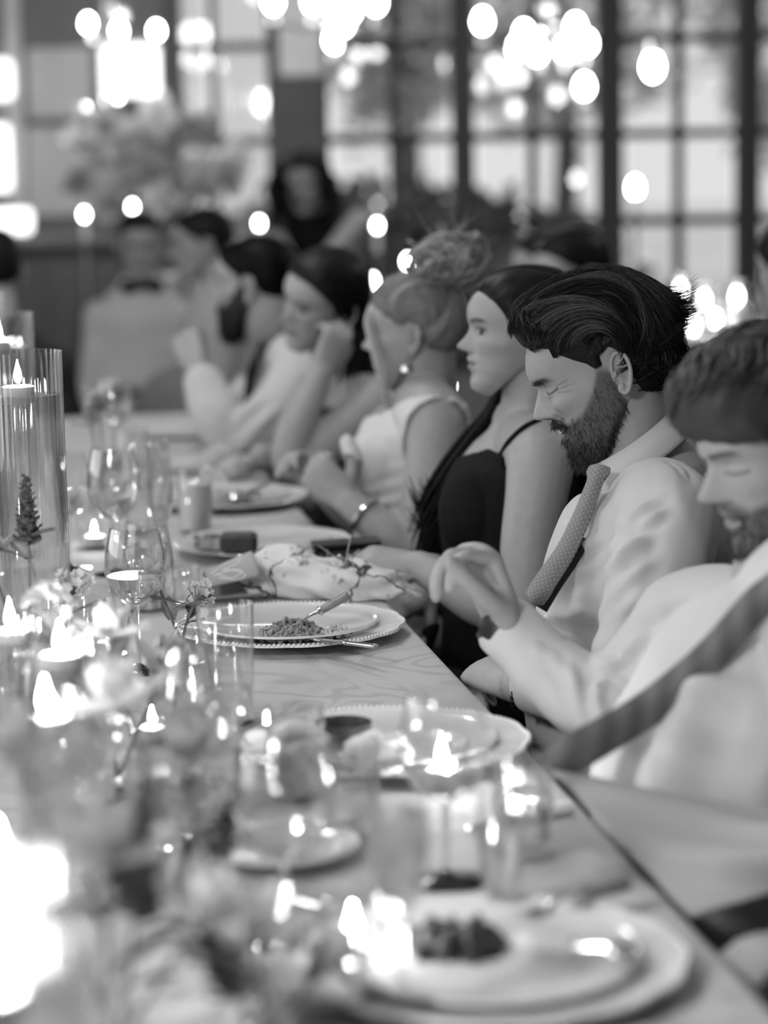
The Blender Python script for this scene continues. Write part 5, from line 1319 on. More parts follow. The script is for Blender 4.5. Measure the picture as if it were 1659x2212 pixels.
def lathe_obj(name, prof, mat_, root, p, n=40, auto=50): return MB().lathe(prof, p, n, False).build(name, mat_, root, True, auto)
def glass_wall(outer, t=0.0016):
    """open vessel: outer profile from foot to rim, then back down inside"""
    o = np.array(outer, float); i = o[::-1].copy(); i[:, 0] = np.maximum(i[:, 0] - t, 0.0004); i[0, 1] = o[-1, 1]; k = i[:, 1] < o[:, 1].min() + 0.006; i[k, 1] = o[:, 1].min() + 0.006
    return np.vstack([o, [(o[-1, 0] - t / 2, o[-1, 1] + t / 2)], i])
def tumbler(p, label, r=0.036, h=0.11, fill=0.0, mat_fill='water_clear', taper=0.92, name='tumbler', group=None, cut=False):
    root = place(name, label, 'glass', p, group)
    out = [(0.0005, 0.0), (r * taper * 0.95, 0.0), (r * taper, 0.004), (r * (taper + 1) / 2, h * 0.5), (r, h)]
    if cut:      # faceted crystal
        zs = np.linspace(0.004, h, 7); w_ = [(0.0005, 0.0)] + [(r * np.interp(z, [0, h], [taper, 1.0]) * (1.0 if i % 2 else 0.94), z) for i, z in enumerate(zs)]
        MB().lathe(glass_wall(w_), p, 12, False).build('glass_wall', 'glass_cut', root, False)
    else: lathe_obj('glass_wall', glass_wall(out), 'glass', root, p)
    if fill:
        ri = r * taper - 0.003 - 0.004 * cut; ro = r * (taper + (1 - taper) * fill) - 0.003 - 0.004 * cut
        lathe_obj('drink', [(0.0005, 0.008), (ri, 0.008), (ro, h * fill - 0.001), (ro - 0.001, h * fill), (0.0005, h * fill)], mat_fill, root, p)
    return root
def stemless(p, label, r=0.043, h=0.115, fill=0.5, name='stemless_glass', group=None):
    root = place(name, label, 'glass', p, group)
    t = np.linspace(0, 1, 14); rr = r * np.interp(t, [0, 0.08, 0.35, 0.6, 1], [0.55, 0.75, 1.0, 0.97, 0.76]); out = [(0.0005, 0.0)] + list(zip(rr, h * t))
    lathe_obj('glass_wall', glass_wall(out), 'glass', root, p)
    if fill:
        tt = np.linspace(0.07, fill, 8); ri = r * np.interp(tt, [0, 0.08, 0.35, 0.6, 1], [0.55, 0.75, 1.0, 0.97, 0.76]) - 0.003
        lathe_obj('drink', [(0.0005, h * 0.07)] + list(zip(ri, h * tt)) + [(0.0005, h * fill)], 'water_clear', root, p)
    return root
def wine_glass(p, label, r=0.042, h=0.21, bowl=0.10, fill=0.0, name='wine_glass', group=None, fillm='water_clear'):
    root = place(name, label, 'glass', p, group); s = h - bowl
    t = np.linspace(0, 1, 14); rr = r * np.interp(t, [0, 0.06, 0.2, 0.45, 0.7, 1], [0.1, 0.42, 0.8, 1.0, 0.95, 0.78])
    lathe_obj('bowl', glass_wall([(0.004, s)] + list(zip(rr, s + bowl * t)), 0.0014), 'glass', root, p)
    lathe_obj('stem', [(0.0038, 0.008), (0.0034, s * 0.5), (0.0045, s + 0.002)], 'glass_solid', root, p, 12)
    lathe_obj('foot', [(0.0005, 0.0), (r * 0.85, 0.0), (r * 0.85, 0.0015), (0.012, 0.005), (0.0038, 0.011)], 'glass_solid', root, p)
    if fill:
        tt = np.linspace(0.05, fill, 8); ri = r * np.interp(tt, [0, 0.06, 0.2, 0.45, 0.7, 1], [0.1, 0.42, 0.8, 1.0, 0.95, 0.78]) - 0.0025
        lathe_obj('drink', [(0.0005, s + bowl * 0.05)] + list(zip(np.maximum(ri, 0.001), s + bowl * tt)) + [(0.0005, s + bowl * fill)], fillm, root, p)
    return root
def flute(p, label, r=0.026, h=0.24, fill=0.55, group=None):
    return wine_glass(p, label, r, h, 0.16, fill, 'champagne_flute', group)

def flame_prof(s): return [(0.0004, 0), (0.0040 * s, 0.003 * s), (0.0060 * s, 0.009 * s), (0.0050 * s, 0.017 * s), (0.0024 * s, 0.026 * s), (0.0004, 0.034 * s)]
def candle(p, label, r=0.022, h=0.03, name='floating_candle', group='candles on the long table', fs=1.0):
    root = place(name, label, 'candle', p, group)
    lathe_obj('wax', [(0.0005, 0.0), (r * 0.8, 0.0), (r, h * 0.4), (r, h), (r * 0.85, h + 0.001), (r * 0.6, h - 0.003), (0.0005, h - 0.003)], 'wax', root, p, 28)
    MB().tube(np.array([p + arr(0, 0, h - 0.004), p + arr(0, 0, h + 0.008)]), 0.0009, 6).build('wick', 'leather_black', root)
    lathe_obj('flame', flame_prof(fs), 'flame', root, p + arr(0, 0, h + 0.004), 14)
    return root
def hurricane(p, label, clabel, r=0.05, h=0.43, water=0.86, group='tall glass cylinders', fs=1.0):
    root = place('glass_cylinder', label, 'vase', p, group)
    MB().lathe(glass_wall([(0.0005, 0.0), (r - 0.002, 0.0), (r, 0.003), (r, h * 0.5), (r, h)], 0.0026), p, 180, False, lambda t: 1 + 0.011 * np.cos(t * 34) + 0.005 * np.cos(t * 57)).build('glass_wall', 'glass', root, True, 60)
    if water:
        lathe_obj('water', [(0.0005, 0.01), (r - 0.004, 0.01), (r - 0.004, h * water * 0.5), (r - 0.004, h * water), (0.0005, h * water - 0.0008)], 'water_clear', root, p, 48)
        candle(p + arr(-0.012, -0.004, h * water - 0.012), clabel, 0.023, 0.024, fs=fs)
    else:
        candle(p + arr(0, 0, 0.007), clabel, r * 0.72, h * 0.5, 'pillar_candle', fs=fs)
    return root

def cutlery(kind, a, b, label, hmat='horn_handle', w=0.010):
    """fork/knife/spoon from its handle end a to its working end b"""
    a, b = np.asarray(a, float), np.asarray(b, float); L = np.linalg.norm(b - a); x = unit(b - a); up = unit(arr(0, 0, 1) - x * x[2]); s = np.cross(up, x)
    root = place(kind, label, kind, a); P = lambda t, o=0, z=0: a + x * L * t + s * o + up * z
    hm = MB(); hm.limb([(*P(0.0), w * 0.62, w * 0.5), (*P(0.02), w * 0.8, w * 0.6), (*P(0.25), w * 0.72, w * 0.55), (*P(0.42), w * 0.6, w * 0.5), (*P(0.45), w * 0.52, w * 0.45)], 16, 12, up=tuple(up)); hm.build('handle', hmat, root)
    MB().tube(np.array([P(0.44), P(0.475)]), np.array([[w * 0.72, w * 0.62]] * 2), 12, True, tuple(up)).build('ferrule', 'steel', root)
    m = MB()
    if kind == 'fork':
        m.limb([(*P(0.47), 0.0035, 0.0025), (*P(0.62, 0, 0.002), 0.003, 0.002), (*P(0.74, 0, -0.002), 0.006, 0.0018), (*P(0.80, 0, -0.004), 0.011, 0.0014)], 14, 10, up=tuple(up))
        for k in (-1.5, -0.5, 0.5, 1.5): m.limb([(*P(0.79, k * 0.0055, -0.004), 0.0019), (*P(0.9, k * 0.0058, -0.005), 0.0017), (*P(1.0, k * 0.0058, 0.0), 0.0008)], 8, 6)
        m.build('tines', 'steel', root)
    elif kind == 'spoon':
        m.limb([(*P(0.47), 0.0035, 0.0025), (*P(0.72, 0, 0.003), 0.003, 0.002)], 8, 8, up=tuple(up)); m.ell(P(0.86, 0, 0.001), (L * 0.15, 0.021, 0.006), np.stack([x, s, up], 1), 20, 10); m.build('bowl', 'steel', root)
    else:
        m.limb([(*P(0.47), 0.005, 0.0018), (*P(0.6), 0.0095, 0.0013), (*P(0.85), 0.0095, 0.0010), (*P(0.97), 0.006, 0.0008), (*P(1.0), 0.001, 0.0006)], 20, 10, up=tuple(up)); m.build('blade', 'steel', root)
    return root

def heap(name, label, cat, c, rad, n, size, mat_, seed, h=0.018):
    rg = np.random.default_rng(seed); m = MB()
    for _ in range(n):
        a = rg.uniform(0, 6.3); r = math.sqrt(rg.uniform()); z = h * (1 - r * r) * rg.uniform(0.3, 1); s = size * rg.uniform(0.6, 1.5)
        m.ell(c + arr(rad[0] * r * math.cos(a), rad[1] * r * math.sin(a), z), np.array([s * 1.7, s * rg.uniform(0.5, 0.9), s * rg.uniform(0.45, 0.8)]), rot_head(*rg.uniform(0, 180, 3)), 8, 6)
    o = m.build(name, mat_); tag(o, label, cat, None, 'stuff'); return o

# ---- the laughing man's place
C = T(628, 1357, TZ + 0.012); C[2] = TZ
charger(C, 'white scalloped charger plate with beaded rim below the rice plate')
C2 = C + arr(-0.004, 0.006, 0.009); plate(C2, 'pale dinner plate with leftover rice, fork and knife', 0.132)
PZ = TZ + 0.016
heap('leftover_rice', 'heap of leftover rice and sauce on the dinner plate', 'food', T(632, 1374, PZ), (0.050, 0.034), 420, 0.0036, 'food_rice', 3, 0.024)
heap('sauce', 'pale sauce smeared beside the leftover rice', 'food', T(705, 1368, PZ), (0.036, 0.026), 70, 0.0045, 'food_sauce', 4, 0.004)
cutlery('fork', T(752, 1285, TZ + 0.070), T(618, 1362, PZ + 0.008), 'fork with horn handle propped on the rice plate', w=0.0115)
cutlery('knife', T(812, 1396, TZ + 0.036), T(675, 1380, PZ + 0.006), 'knife lying across the rim of the rice plate', 'steel', w=0.006)

def cloth_roll(name, label, pts, radii, mat_, seed, flute_=7, amp=0.18, cat='napkin'):
    S = spline(np.array([(*p, *r) for p, r in zip(pts, radii)]), 46); Tn, Sd, Nn = frames(S[:, :3]); th = np.linspace(0, 2 * np.pi, 60, endpoint=False); rg = np.random.default_rng(seed)
    U, V = np.meshgrid(np.linspace(0, 1, 46), th, indexing='ij')
    k = 1 + amp * np.sin(flute_ * V + 5 * U + 2 * np.sin(3 * U * 3)) * 0.5 + amp * vnoise(np.stack([U * 7, np.cos(V) * 2.2, np.sin(V) * 2.2], -1), seed)
    G = S[:, None, :3] + Sd[:, None] * (S[:, 3:4] * np.cos(V) * k)[..., None] + Nn[:, None] * (S[:, 4:5] * np.sin(V) * k)[..., None]
    G[..., 2] = np.maximum(G[..., 2], TZ + 0.0015)
    m = MB().grid(G, True, flip=True); n = 60; m.f.append(tuple(range(n))); m.f.append(tuple(46 * n - n + i for i in reversed(range(n))))
    o = m.build(name, mat_, None, True, None); tag(o, label, cat); return o, G
nap, NG = cloth_roll('printed_napkin', 'white napkin with dark flower print lying crumpled behind the charger plate',
                     [T(540, 1288), T(590, 1285) + arr(0, 0, 0.028), T(660, 1290) + arr(0, 0, 0.030), T(730, 1292) + arr(0, 0, 0.022), T(800, 1290) + arr(0, 0, 0.020), T(850, 1285) + arr(0, 0, 0.017)],
                     [(0.030, 0.026), (0.042, 0.042), (0.046, 0.042), (0.042, 0.032), (0.046, 0.026), (0.036, 0.020)], 'napkin_print', 5, 5, 0.3)
fr = MB(); rg = np.random.default_rng(3)
for k in range(70):
    p = NG[-1, rg.integers(0, 30)]; t = np.linspace(0, 1, 5)[:, None]; d = arr(0.02, -0.004, 0.0) * rg.uniform(0.5, 1.3) + rg.normal(size=3) * 0.006; fr.tube(p + d * t + arr(0, 0, -0.008) * t * t, 0.0006, 3, False)
for k in range(60):
    p = NG[rg.integers(14, 32), rg.integers(10, 22)]; t = np.linspace(0, 1, 5)[:, None]; fr.tube(p + rg.normal(size=3) * 0.012 * t + arr(0, 0, 0.006) * t, 0.0006, 3, False)
o = fr.build('fringe', 'top_white', nap); o['kind'] = 'stuff'
# rolled menu card with a white script flourish
a0, a1 = T(448, 1300) + arr(0, 0, 0.025), T(556, 1294) + arr(0, 0, 0.040)
ax = unit(a1 - a0); s1 = unit(np.cross(ax, (0, 0, 1))); s2 = np.cross(s1, ax)
th = np.linspace(0.15, 5.6, 40); G = []
for t in np.linspace(0, 1, 12):
    c = a0 * (1 - t) + a1 * t; r = 0.023 + 0.014 * t; G.append([c + s1 * r * 1.35 * math.cos(k) + s2 * r * math.sin(k) for k in th])
o = MB().grid(np.array(G)).build('menu_card', 'paper_grey', None, True, None); sd = o.modifiers.new('t', 'SOLIDIFY'); sd.thickness = 0.0008
tag(o, 'rolled grey menu card with a white handwritten flourish', 'menu card'); card = o
def oncard(t, k):
    c = a0 * (1 - t) + a1 * t; r = 0.023 + 0.014 * t + 0.0006; return c + s1 * r * 1.35 * math.cos(k) + s2 * r * math.sin(k)
ink = MB()
def stroke(pts): ink.tube(np.array([oncard(u, v) for u, v in spline(pts, 40)]), 0.0008, 5, False)
KB = 0.75
for sg in (-1, 1):
    stroke([(0.1, KB + 0.25), (0.45, KB + 0.75 * 0.9), (0.75, KB + 0.55), (0.6, KB + 0.3), (0.35, KB + 0.25), (0.6, KB - 0.1), (0.72, KB - 0.45), (0.5, KB - 0.5), (0.22, KB - 0.15)]) if sg > 0 else stroke([(0.15, KB + 0.05), (0.5, KB + 0.05), (0.68, KB - 0.2), (0.45, KB - 0.35), (0.2, KB + 0.1)])
ink.build('script_flourish', 'ink_white', card)

# ---- the next place: plate with dark cake, tin, black clutch and phone
C = T(568, 1190, TZ); charger(C, 'white charger plate set before the woman in black', 0.155)
plate(C + arr(0, 0, 0.009), 'shallow dinner plate carrying the dark cake', 0.125)
b = MB().box(T(516, 1172, TZ + 0.05) , (0.062, 0.05, 0.034), bev=0.006); o = b.build('cake_slice', 'food_dark', None, False); tag(o, 'small dark cake slice on the plate before the woman in black', 'food')
o = MB().lathe([(0.0005, 0), (0.022, 0), (0.025, 0.004), (0.026, 0.018), (0.024, 0.018), (0.023, 0.005), (0.0005, 0.004)], T(447, 1181, TZ + 0.030), 32).build('sauce_cup', 'steel', None, True, 40); tag(o, 'small metal sauce cup beside the dark cake', 'cup')
o = MB().limb([(*T(490, 1188, TZ + 0.034), 0.006), (*T(508, 1184, TZ + 0.040), 0.011), (*T(525, 1188, TZ + 0.034), 0.005)], 10, 10).build('bread_piece', 'bread'); tag(o, 'pale torn bread piece in front of the dark cake', 'bread')
cutlery('knife', T(720, 1188, TZ + 0.040), T(540, 1196, TZ + 0.036), 'steel knife laid on the plate beside the dark cake', 'steel', 0.008)
pc = T(748, 1203, TZ + 0.026); R = np.stack([unit(arr(1, 0.12, 0.03)), unit(arr(-0.12, 1, 0)), arr(0, 0, 1)], 1)
root = place('clutch_bag', 'black clutch bag lying at the table edge behind the napkin', 'bag', pc - arr(0, 0, 0.026))
MB().box(pc, (0.125, 0.085, 0.048), R, 0.012).build('body', 'leather_black', root, False); MB().box(pc + arr(0.0, -0.01, 0.026), (0.115, 0.06, 0.006), R, 0.002).build('flap', 'leather_black', root, False); MB().ell(pc + arr(-0.01, -0.046, 0.008), (0.006, 0.003, 0.004)).build('clasp', 'steel', root)
tumbler(T(424, 1151), 'tumbler of cloudy pale juice with a citrus slice', 0.0325, 0.125, 0.74, 'juice', 0.96, 'juice_glass')
cw = MB(); t = np.linspace(0, math.pi, 14); cc = W(462, 1038, 4.40); e1, e2, e3 = unit(arr(1, 0.2, -0.28)), arr(0, 0, 1.0), unit(arr(-0.2, 1, 0))
ring = np.array([cc + e1 * 0.027 * math.cos(k) + e2 * 0.024 * math.sin(k) for k in t]); V = np.vstack([ring + e3 * 0.005, ring - e3 * 0.005]); n = 14
cw.add(V, [tuple(range(n)), tuple(reversed(range(n, 2 * n)))] + [(i + 1, i, n + i, n + i + 1) for i in range(n - 1)] + [(0, n - 1, 2 * n - 1, n)])
o = cw.build('citrus_slice', 'citrus', None, False); tag(o, 'half citrus slice hooked on the rim of the juice tumbler', 'fruit')

# ---- places further along
C = T(492, 1090, TZ); charger(C, 'white charger plate set before the blonde woman', 0.160); plate(C + arr(0, 0, 0.009), 'dinner plate with scraps and a spoon before the blonde woman', 0.125)
heap('salad_scraps', 'scraps of leftover salad on the plate before the blonde woman', 'food', T(500, 1082, TZ + 0.02), (0.07, 0.045), 60, 0.009, 'bread', 8, 0.012)
cutlery('spoon', T(585, 1042, TZ + 0.045), T(500, 1078, TZ + 0.034), 'spoon resting on the plate before the blonde woman', 'steel', 0.009)
C = T(470, 1012, TZ); plate(C, 'plate of bread before the woman resting her cheek', 0.125)
for k, (x, y, lb) in enumerate(((455, 1005, 'torn bread roll on the far bread plate, nearest the glasses'), (512, 1013, 'torn bread roll on the far bread plate, nearest the resting elbow'), (478, 985, 'torn bread roll on the far bread plate, behind the other two'))):
    o = MB().limb([(*T(x - 26, y, TZ + 0.024), 0.018), (*T(x, y - 3, TZ + 0.03), 0.026), (*T(x + 26, y, TZ + 0.024), 0.016)], 14, 12).build('bread_roll', 'bread'); tag(o, lb, 'bread', 'bread rolls on the far plate')
C = T(400, 940, TZ); plate(C, 'white plate at the far end before the man with raised hands', 0.13)

# ---- the near man's place
C = T(835, 1604, TZ + 0.015); C[2] = TZ; charger(C, 'white charger plate with beaded rim before the near man', 0.166); plate(C + arr(0, 0, 0.009), 'dinner plate with bowl and crumpled paper before the near man', 0.13)
o = MB().lathe([(0.0005, 0), (0.018, 0), (0.030, 0.012), (0.034, 0.032), (0.032, 0.032), (0.028, 0.013), (0.0005, 0.006)], T(742, 1618, TZ + 0.020), 32).build('sauce_bowl', 'bowl_dark', None, True, 40); tag(o, 'small dark sauce bowl on the near man\'s plate', 'bowl')
for k, (x, y, lb) in enumerate(((622, 1606, 'crumpled white paper napkin left of the dark sauce bowl'), (815, 1628, 'crumpled white paper napkin right of the dark sauce bowl'))):
    P0 = T(x, y, TZ + 0.042); u = np.linspace(0, np.pi, 16); v = np.linspace(0, 2 * np.pi, 26, endpoint=False); Uu, Vv = np.meshgrid(u, v, indexing='ij'); D = np.stack([np.sin(Uu) * np.cos(Vv), np.sin(Uu) * np.sin(Vv), np.cos(Uu)], -1)
    G = P0 + D * np.array([0.042, 0.038, 0.022]) * (1 + 0.3 * vnoise(D * 3.4, 3 + k))[..., None]; o = MB().grid(G, True, flip=True).build('paper_napkin', 'petal_white', None, True, 25); tag(o, lb, 'napkin')
cutlery('knife', T(1232, 1742, TZ + 0.008), T(1010, 1790, TZ + 0.004), 'knife with pale handle below the near man\'s plate', 'wax', 0.013)
# bread plate and cutlery
C = T(608, 1848, TZ); plate(C, 'small white bread plate in front of the near glasses', 0.080, 'porcelain', 'bread_plate')
cutlery('knife', T(806, 1988, TZ + 0.008), T(600, 1925, TZ + 0.006), 'knife with pale ringed handle beside the bread plate', 'wax', 0.013)
# ---- the nearest place
C = T(1062, 2085, TZ + 0.01); C[2] = TZ; charger(C, 'white charger plate nearest the table corner', 0.166); plate(C + arr(0, 0, 0.009), 'dinner plate with crossed cutlery nearest the table corner', 0.13)
cutlery('fork', T(1350, 1905, TZ + 0.030), T(1120, 1972, TZ + 0.026), 'fork with banded horn handle on the nearest plate', 'horn_handle', 0.013)
cutlery('spoon', T(1120, 2030, TZ + 0.034), T(1385, 2062, TZ + 0.034), 'shiny spoon on the nearest plate', 'wax', 0.012)
heap('leftover_greens', 'small heap of dark leftover greens on the nearest plate', 'food', T(985, 2045, TZ + 0.018), (0.045, 0.03), 90, 0.008, 'food_dark', 21, 0.016)

# ---- glasses
stemless(T(322, 1296), 'large stemless glass of water beside the rolled menu card', 0.042, 0.125, 0.72)
tumbler(T(318, 1318), 'short tumbler standing in front of the large stemless glass', 0.033, 0.10, 0.5, 'water_clear', 0.9)
wine_glass(T(252, 1240), 'round-bowled wine glass near the sharp glass cylinder', 0.046, 0.215, 0.125, 0.35)
tumbler(T(300, 1150), 'tall narrow glass behind the round-bowled wine glass', 0.028, 0.15, 0.45)
tumbler(T(288, 1095), 'tall tumbler next to the white blossom', 0.034, 0.16, 0.0)
tumbler(T(404, 1310), 'small clear shot glass by the menu card', 0.022, 0.062, 0.0, name='shot_glass')
tumbler(T(492, 1560), 'tall clear tumbler before the rice plate', 0.036, 0.15, 0.30, 'water_clear', 0.94)
stemless(T(196, 1480), 'wide stemless glass with a bright rim among the candles', 0.045, 0.13, 0.5)
wine_glass(T(965, 1905), 'wine glass between the two near plates', 0.045, 0.185, 0.105, 0.3)
wine_glass(T(618, 2030), 'wine glass standing over the bread plate', 0.046, 0.175, 0.10, 0.25)
flute(T(868, 2235), 'champagne flute left of the nearest plate', 0.026, 0.25, 0.6)
flute(T(1085, 1985), 'champagne flute rising behind the nearest plate', 0.023, 0.16, 0.5)
stemless(T(700, 2190), 'stemless glass close to the bottom flowers', 0.042, 0.105, 0.6)
tumbler(T(640, 1720), 'cut-crystal tumbler left of the near man\'s plate', 0.034, 0.10, 0.4, cut=True)
tumbler(T(455, 1760), 'squat cut-crystal tumbler among the near candles', 0.036, 0.09, 0.4, cut=True)

# ---- tall cylinders with floating candles down the middle of the table, lower ones nearer
hurricane(T(82, 1408), 'tall sharp glass cylinder filled with water, floating candle on top', 'floating candle in the sharpest tall cylinder')
hurricane(T(30, 1196), 'tall glass cylinder second along the table', 'floating candle in the second tall cylinder')
hurricane(T(-24, 1092), 'tall glass cylinder third along the table', 'floating candle in the third tall cylinder')
def low(px, py, d, r, lb, cb, fs=1.0):
    f = W(px, py, d); p = arr(f[0], f[1], TZ); hh = f[2] - TZ - 0.012
    hurricane(p, lb, cb, r, hh / 0.86 + 0.06 if False else max(hh * 1.18, 0.07), hh / max(hh * 1.18, 0.07), 'low glass cylinders', fs)
low(155, 1412, 2.62, 0.042, 'low glass cylinder with candle between the stemless glasses', 'floating candle between the stemless glasses')
low(128, 1545, 2.25, 0.042, 'low glass cylinder with candle near the grey flowers', 'floating candle near the grey flowers')
low(45, 1360, 2.85, 0.042, 'low glass cylinder with candle just before the sharp tall cylinder', 'floating candle just before the sharp tall cylinder')
low(35, 1960, 1.50, 0.045, 'low glass cylinder with the large blurred candle', 'large blurred floating candle among the nearest flowers', 1.5)
low(10, 2130, 1.38, 0.045, 'nearest low glass cylinder with candle', 'floating candle in the nearest low cylinder', 1.5)
for (x, y, lb) in ((236, 1420, 'votive cup right of the low cylinder'), (330, 1610, 'votive cup behind the near flowers'), (205, 1185, 'votive cup behind the round-bowled wine glass'), (955, 1705, 'votive cup added for sparkle between wine glass and near plate'), (765, 2105, 'votive cup added for sparkle left of the nearest plate')):  # the last two are added to give bright highlights among the near glasses
    p = T(x, y); root = place('votive_cup', 'small glass ' + lb, 'candle holder', p, 'votive cups')
    lathe_obj('glass_wall', glass_wall([(0.0005, 0), (0.024, 0), (0.028, 0.004), (0.031, 0.055)], 0.002), 'glass', root, p)
    candle(p + arr(0, 0, 0.0065), 'tealight in the ' + lb, 0.018, 0.016, 'tealight', fs=0.7 if x < 700 else 1.1)
# further glasses crowding the middle of the table
for (x, y, kd, lb) in ((150, 1230, 'wine', 'wine glass close behind the sharp tall cylinder'), (110, 1640, 'stemless', 'stemless glass beside the low candle near the grey flowers'), (300, 1450, 'wine', 'wine glass right of the dark flower spike'), (395, 1600, 'stemless', 'stemless glass behind the near flowers'),
                       (30, 1560, 'wine', 'wine glass left of the dark flower spike'), (450, 1815, 'wine', 'wine glass just behind the bread plate'), (340, 1830, 'tumbler', 'tumbler among the pale blooms'), (180, 1900, 'wine', 'wine glass before the large blurred candle'), (350, 1225, 'flute', 'slim flute between menu card and juice tumbler'),
                       (250, 1010, 'wine', 'wine glass at the far end of the glass cluster'), (330, 1060, 'tumbler', 'short tumbler near the far bread plate'), (760, 1800, 'tumbler', 'tumbler between bread plate and near plate'), (1130, 1850, 'tumbler', 'small tumbler at the edge side of the wine glass')):
    b = T(x, y)
    if kd == 'wine': wine_glass(b, lb, 0.043, 0.20, 0.11, 0.4)
    elif kd == 'stemless': stemless(b, lb, 0.042, 0.115, 0.55)
    elif kd == 'flute': flute(b, lb, 0.024, 0.22)
    else: tumbler(b, lb, 0.033, 0.10, 0.5, cut=True)
# ------------------------------------------------------------------ flowers
def petal_mesh(w, l, cup, mat_, name='petal'):
    u = np.linspace(0, 1, 6); v = np.linspace(-1, 1, 5); U, V = np.meshgrid(u, v, indexing='ij')
    wd = w * np.sin(np.pi * np.clip(U * 0.86 + 0.10, 0, 1)) ** 0.7
    G = np.stack([U * l, V * wd / 2, cup * l * (U ** 1.7) + 0.25 * w * V ** 2 * U], -1); m = MB().grid(G).mesh(name, True); m.materials.append(M[mat_]); return m
PET = {}
def petal(w, l, cup, mat_):
    k = (w, l, cup, mat_)
    if k not in PET: PET[k] = petal_mesh(w, l, cup, mat_)
    return PET[k]
def put(mesh, name, parent, loc, x, z, s=1.0):
    """link a shared mesh as a part: x along its length, z its upper side"""
    o = bpy.data.objects.new(name, mesh); COL.objects.link(o); x = unit(x); z = unit(np.asarray(z) - x * np.dot(z, x)); y = np.cross(z, x)
    m = Matrix(((x[0] * s, y[0] * s, z[0] * s, loc[0]), (x[1] * s, y[1] * s, z[1] * s, loc[1]), (x[2] * s, y[2] * s, z[2] * s, loc[2]), (0, 0, 0, 1)))
    o.parent = parent; o.matrix_parent_inverse = Matrix.Identity(4); o.matrix_basis = parent_world(parent).inverted() @ m
    return o
def bloom(root, c, up, size, mat_, seed, layers=((5, 0.95, 0.05), (6, 0.75, 0.5), (5, 0.5, 1.1))):
    rg = np.random.default_rng(seed); up = unit(up); a = unit(np.cross(up, (0.3, 1, 0.2))); b = np.cross(up, a)
    for li, (n, k, cup) in enumerate(layers):
        for i in range(n):
            t = 2 * math.pi * (i + 0.5 * li) / n + rg.normal() * 0.15; d = a * math.cos(t) + b * math.sin(t)
            put(petal(0.8, 1.0, cup, mat_), 'petal', root, c + up * size * 0.06 * li, d + up * (0.15 + 0.35 * li), up - d * 0.3, size * k * rg.uniform(0.85, 1.15))
    MB().ell(c + up * size * 0.12, (size * 0.16,) * 3, None, 8, 6).build('flower_center', 'petal_mid', root)
def stem_path(a, b, bend=0.02): m = (a + b) / 2 + arr(bend, bend * 0.5, 0); return spline([a, m, b], 12)
def flower(label, base, top, size, mat_, seed, up=None, leaves=3, kind='bloom', vase=True, group='flowers on the long table'):
    """one stem: vase-side stem, leaves and a blossom"""
    rg = np.random.default_rng(seed); root = empty('flower_stem', base, label, 'flower', group)
    a_ = seed * 2.4; P = stem_path(np.asarray(base) + arr(0.008 * math.cos(a_), 0.008 * math.sin(a_), 0.012), np.asarray(top), rg.normal() * 0.004); MB().tube(P, 0.0022, 6).build('stem', 'stem', root)
    for k in range(leaves):
        i = rg.integers(4, 10); t = rg.uniform(0, 6.3); d = arr(math.cos(t), math.sin(t), 0.45); put(petal(0.34, 1.0, -0.15, 'leaf'), 'leaf', root, P[i], d, (0, 0, 1), 0.055 * rg.uniform(0.7, 1.3))
    u = unit(P[-1] - P[-3]) if up is None else unit(up)
    if kind == 'bloom': bloom(root, P[-1], u, size, mat_, seed)
    elif kind == 'cluster':
        for k in range(16):
            d = unit(rg.normal(size=3) + u * 0.9); c = P[-1] + d * size * rg.uniform(0.5, 1.0); MB().tube(np.array([P[-2], c]), 0.0009, 4, False).build('pedicel', 'stem', root)
            for i in range(5):
                t = i * 1.257; a = unit(np.cross(d, (0.2, 0.9, 0.3))); b = np.cross(d, a); put(petal(0.8, 1.0, 0.2, mat_), 'petal', root, c, a * math.cos(t) + b * math.sin(t) + d * 0.35, d, size * 0.34)
    else: # spike
        for k in range(26):
            t = k / 26; c = P[-1] - u * size * 3.2 * t; ang = k * 2.4; a = unit(np.cross(u, (0.2, 0.9, 0.3))); b = np.cross(u, a); d = a * math.cos(ang) + b * math.sin(ang)
            for i in (-1, 0, 1): put(petal(0.9, 1.0, 0.35, mat_), 'petal', root, c, d + u * 0.5 * (i == 0) + np.cross(u, d) * 0.8 * i, u, size * (0.35 + 0.65 * t) * 0.75)
    return root
def bud_vase(base, label, h=0.12, r=0.03, group='bud vases'):
    root = empty('bud_vase', base, label, 'vase', group)
    t = np.linspace(0, 1, 12); rr = r * np.interp(t, [0, 0.1, 0.4, 0.75, 0.9, 1], [0.8, 1.0, 1.0, 0.45, 0.42, 0.5])
    lathe_obj('glass_wall', glass_wall([(0.0005, 0)] + list(zip(rr, h * t)), 0.002), 'glass', root, base, 32)
def posy(px, py, items, label, h=0.11):
    """bud vase at photo pixel (foot) with stems: items (dx,dy in metres across/along, height, size, mat, kind, label)"""
    b = T(px, py); bud_vase(b, label, h)
    for k, (dx, dy, z, s, m_, kd, lb) in enumerate(items): flower(lb, b, b + arr(dx, dy, z), s, m_, int(px * 7 + py + k), kind=kd)
posy(222, 1095, [(0.0, 0.0, 0.21, 0.030, 'petal_thin', 'cluster', 'white blossom cluster standing clear of the glasses'), (-0.03, 0.02, 0.24, 0.026, 'petal_thin', 'spike', 'slim pale bud spike beside the white blossom cluster')], 'bud vase holding the white blossom cluster')
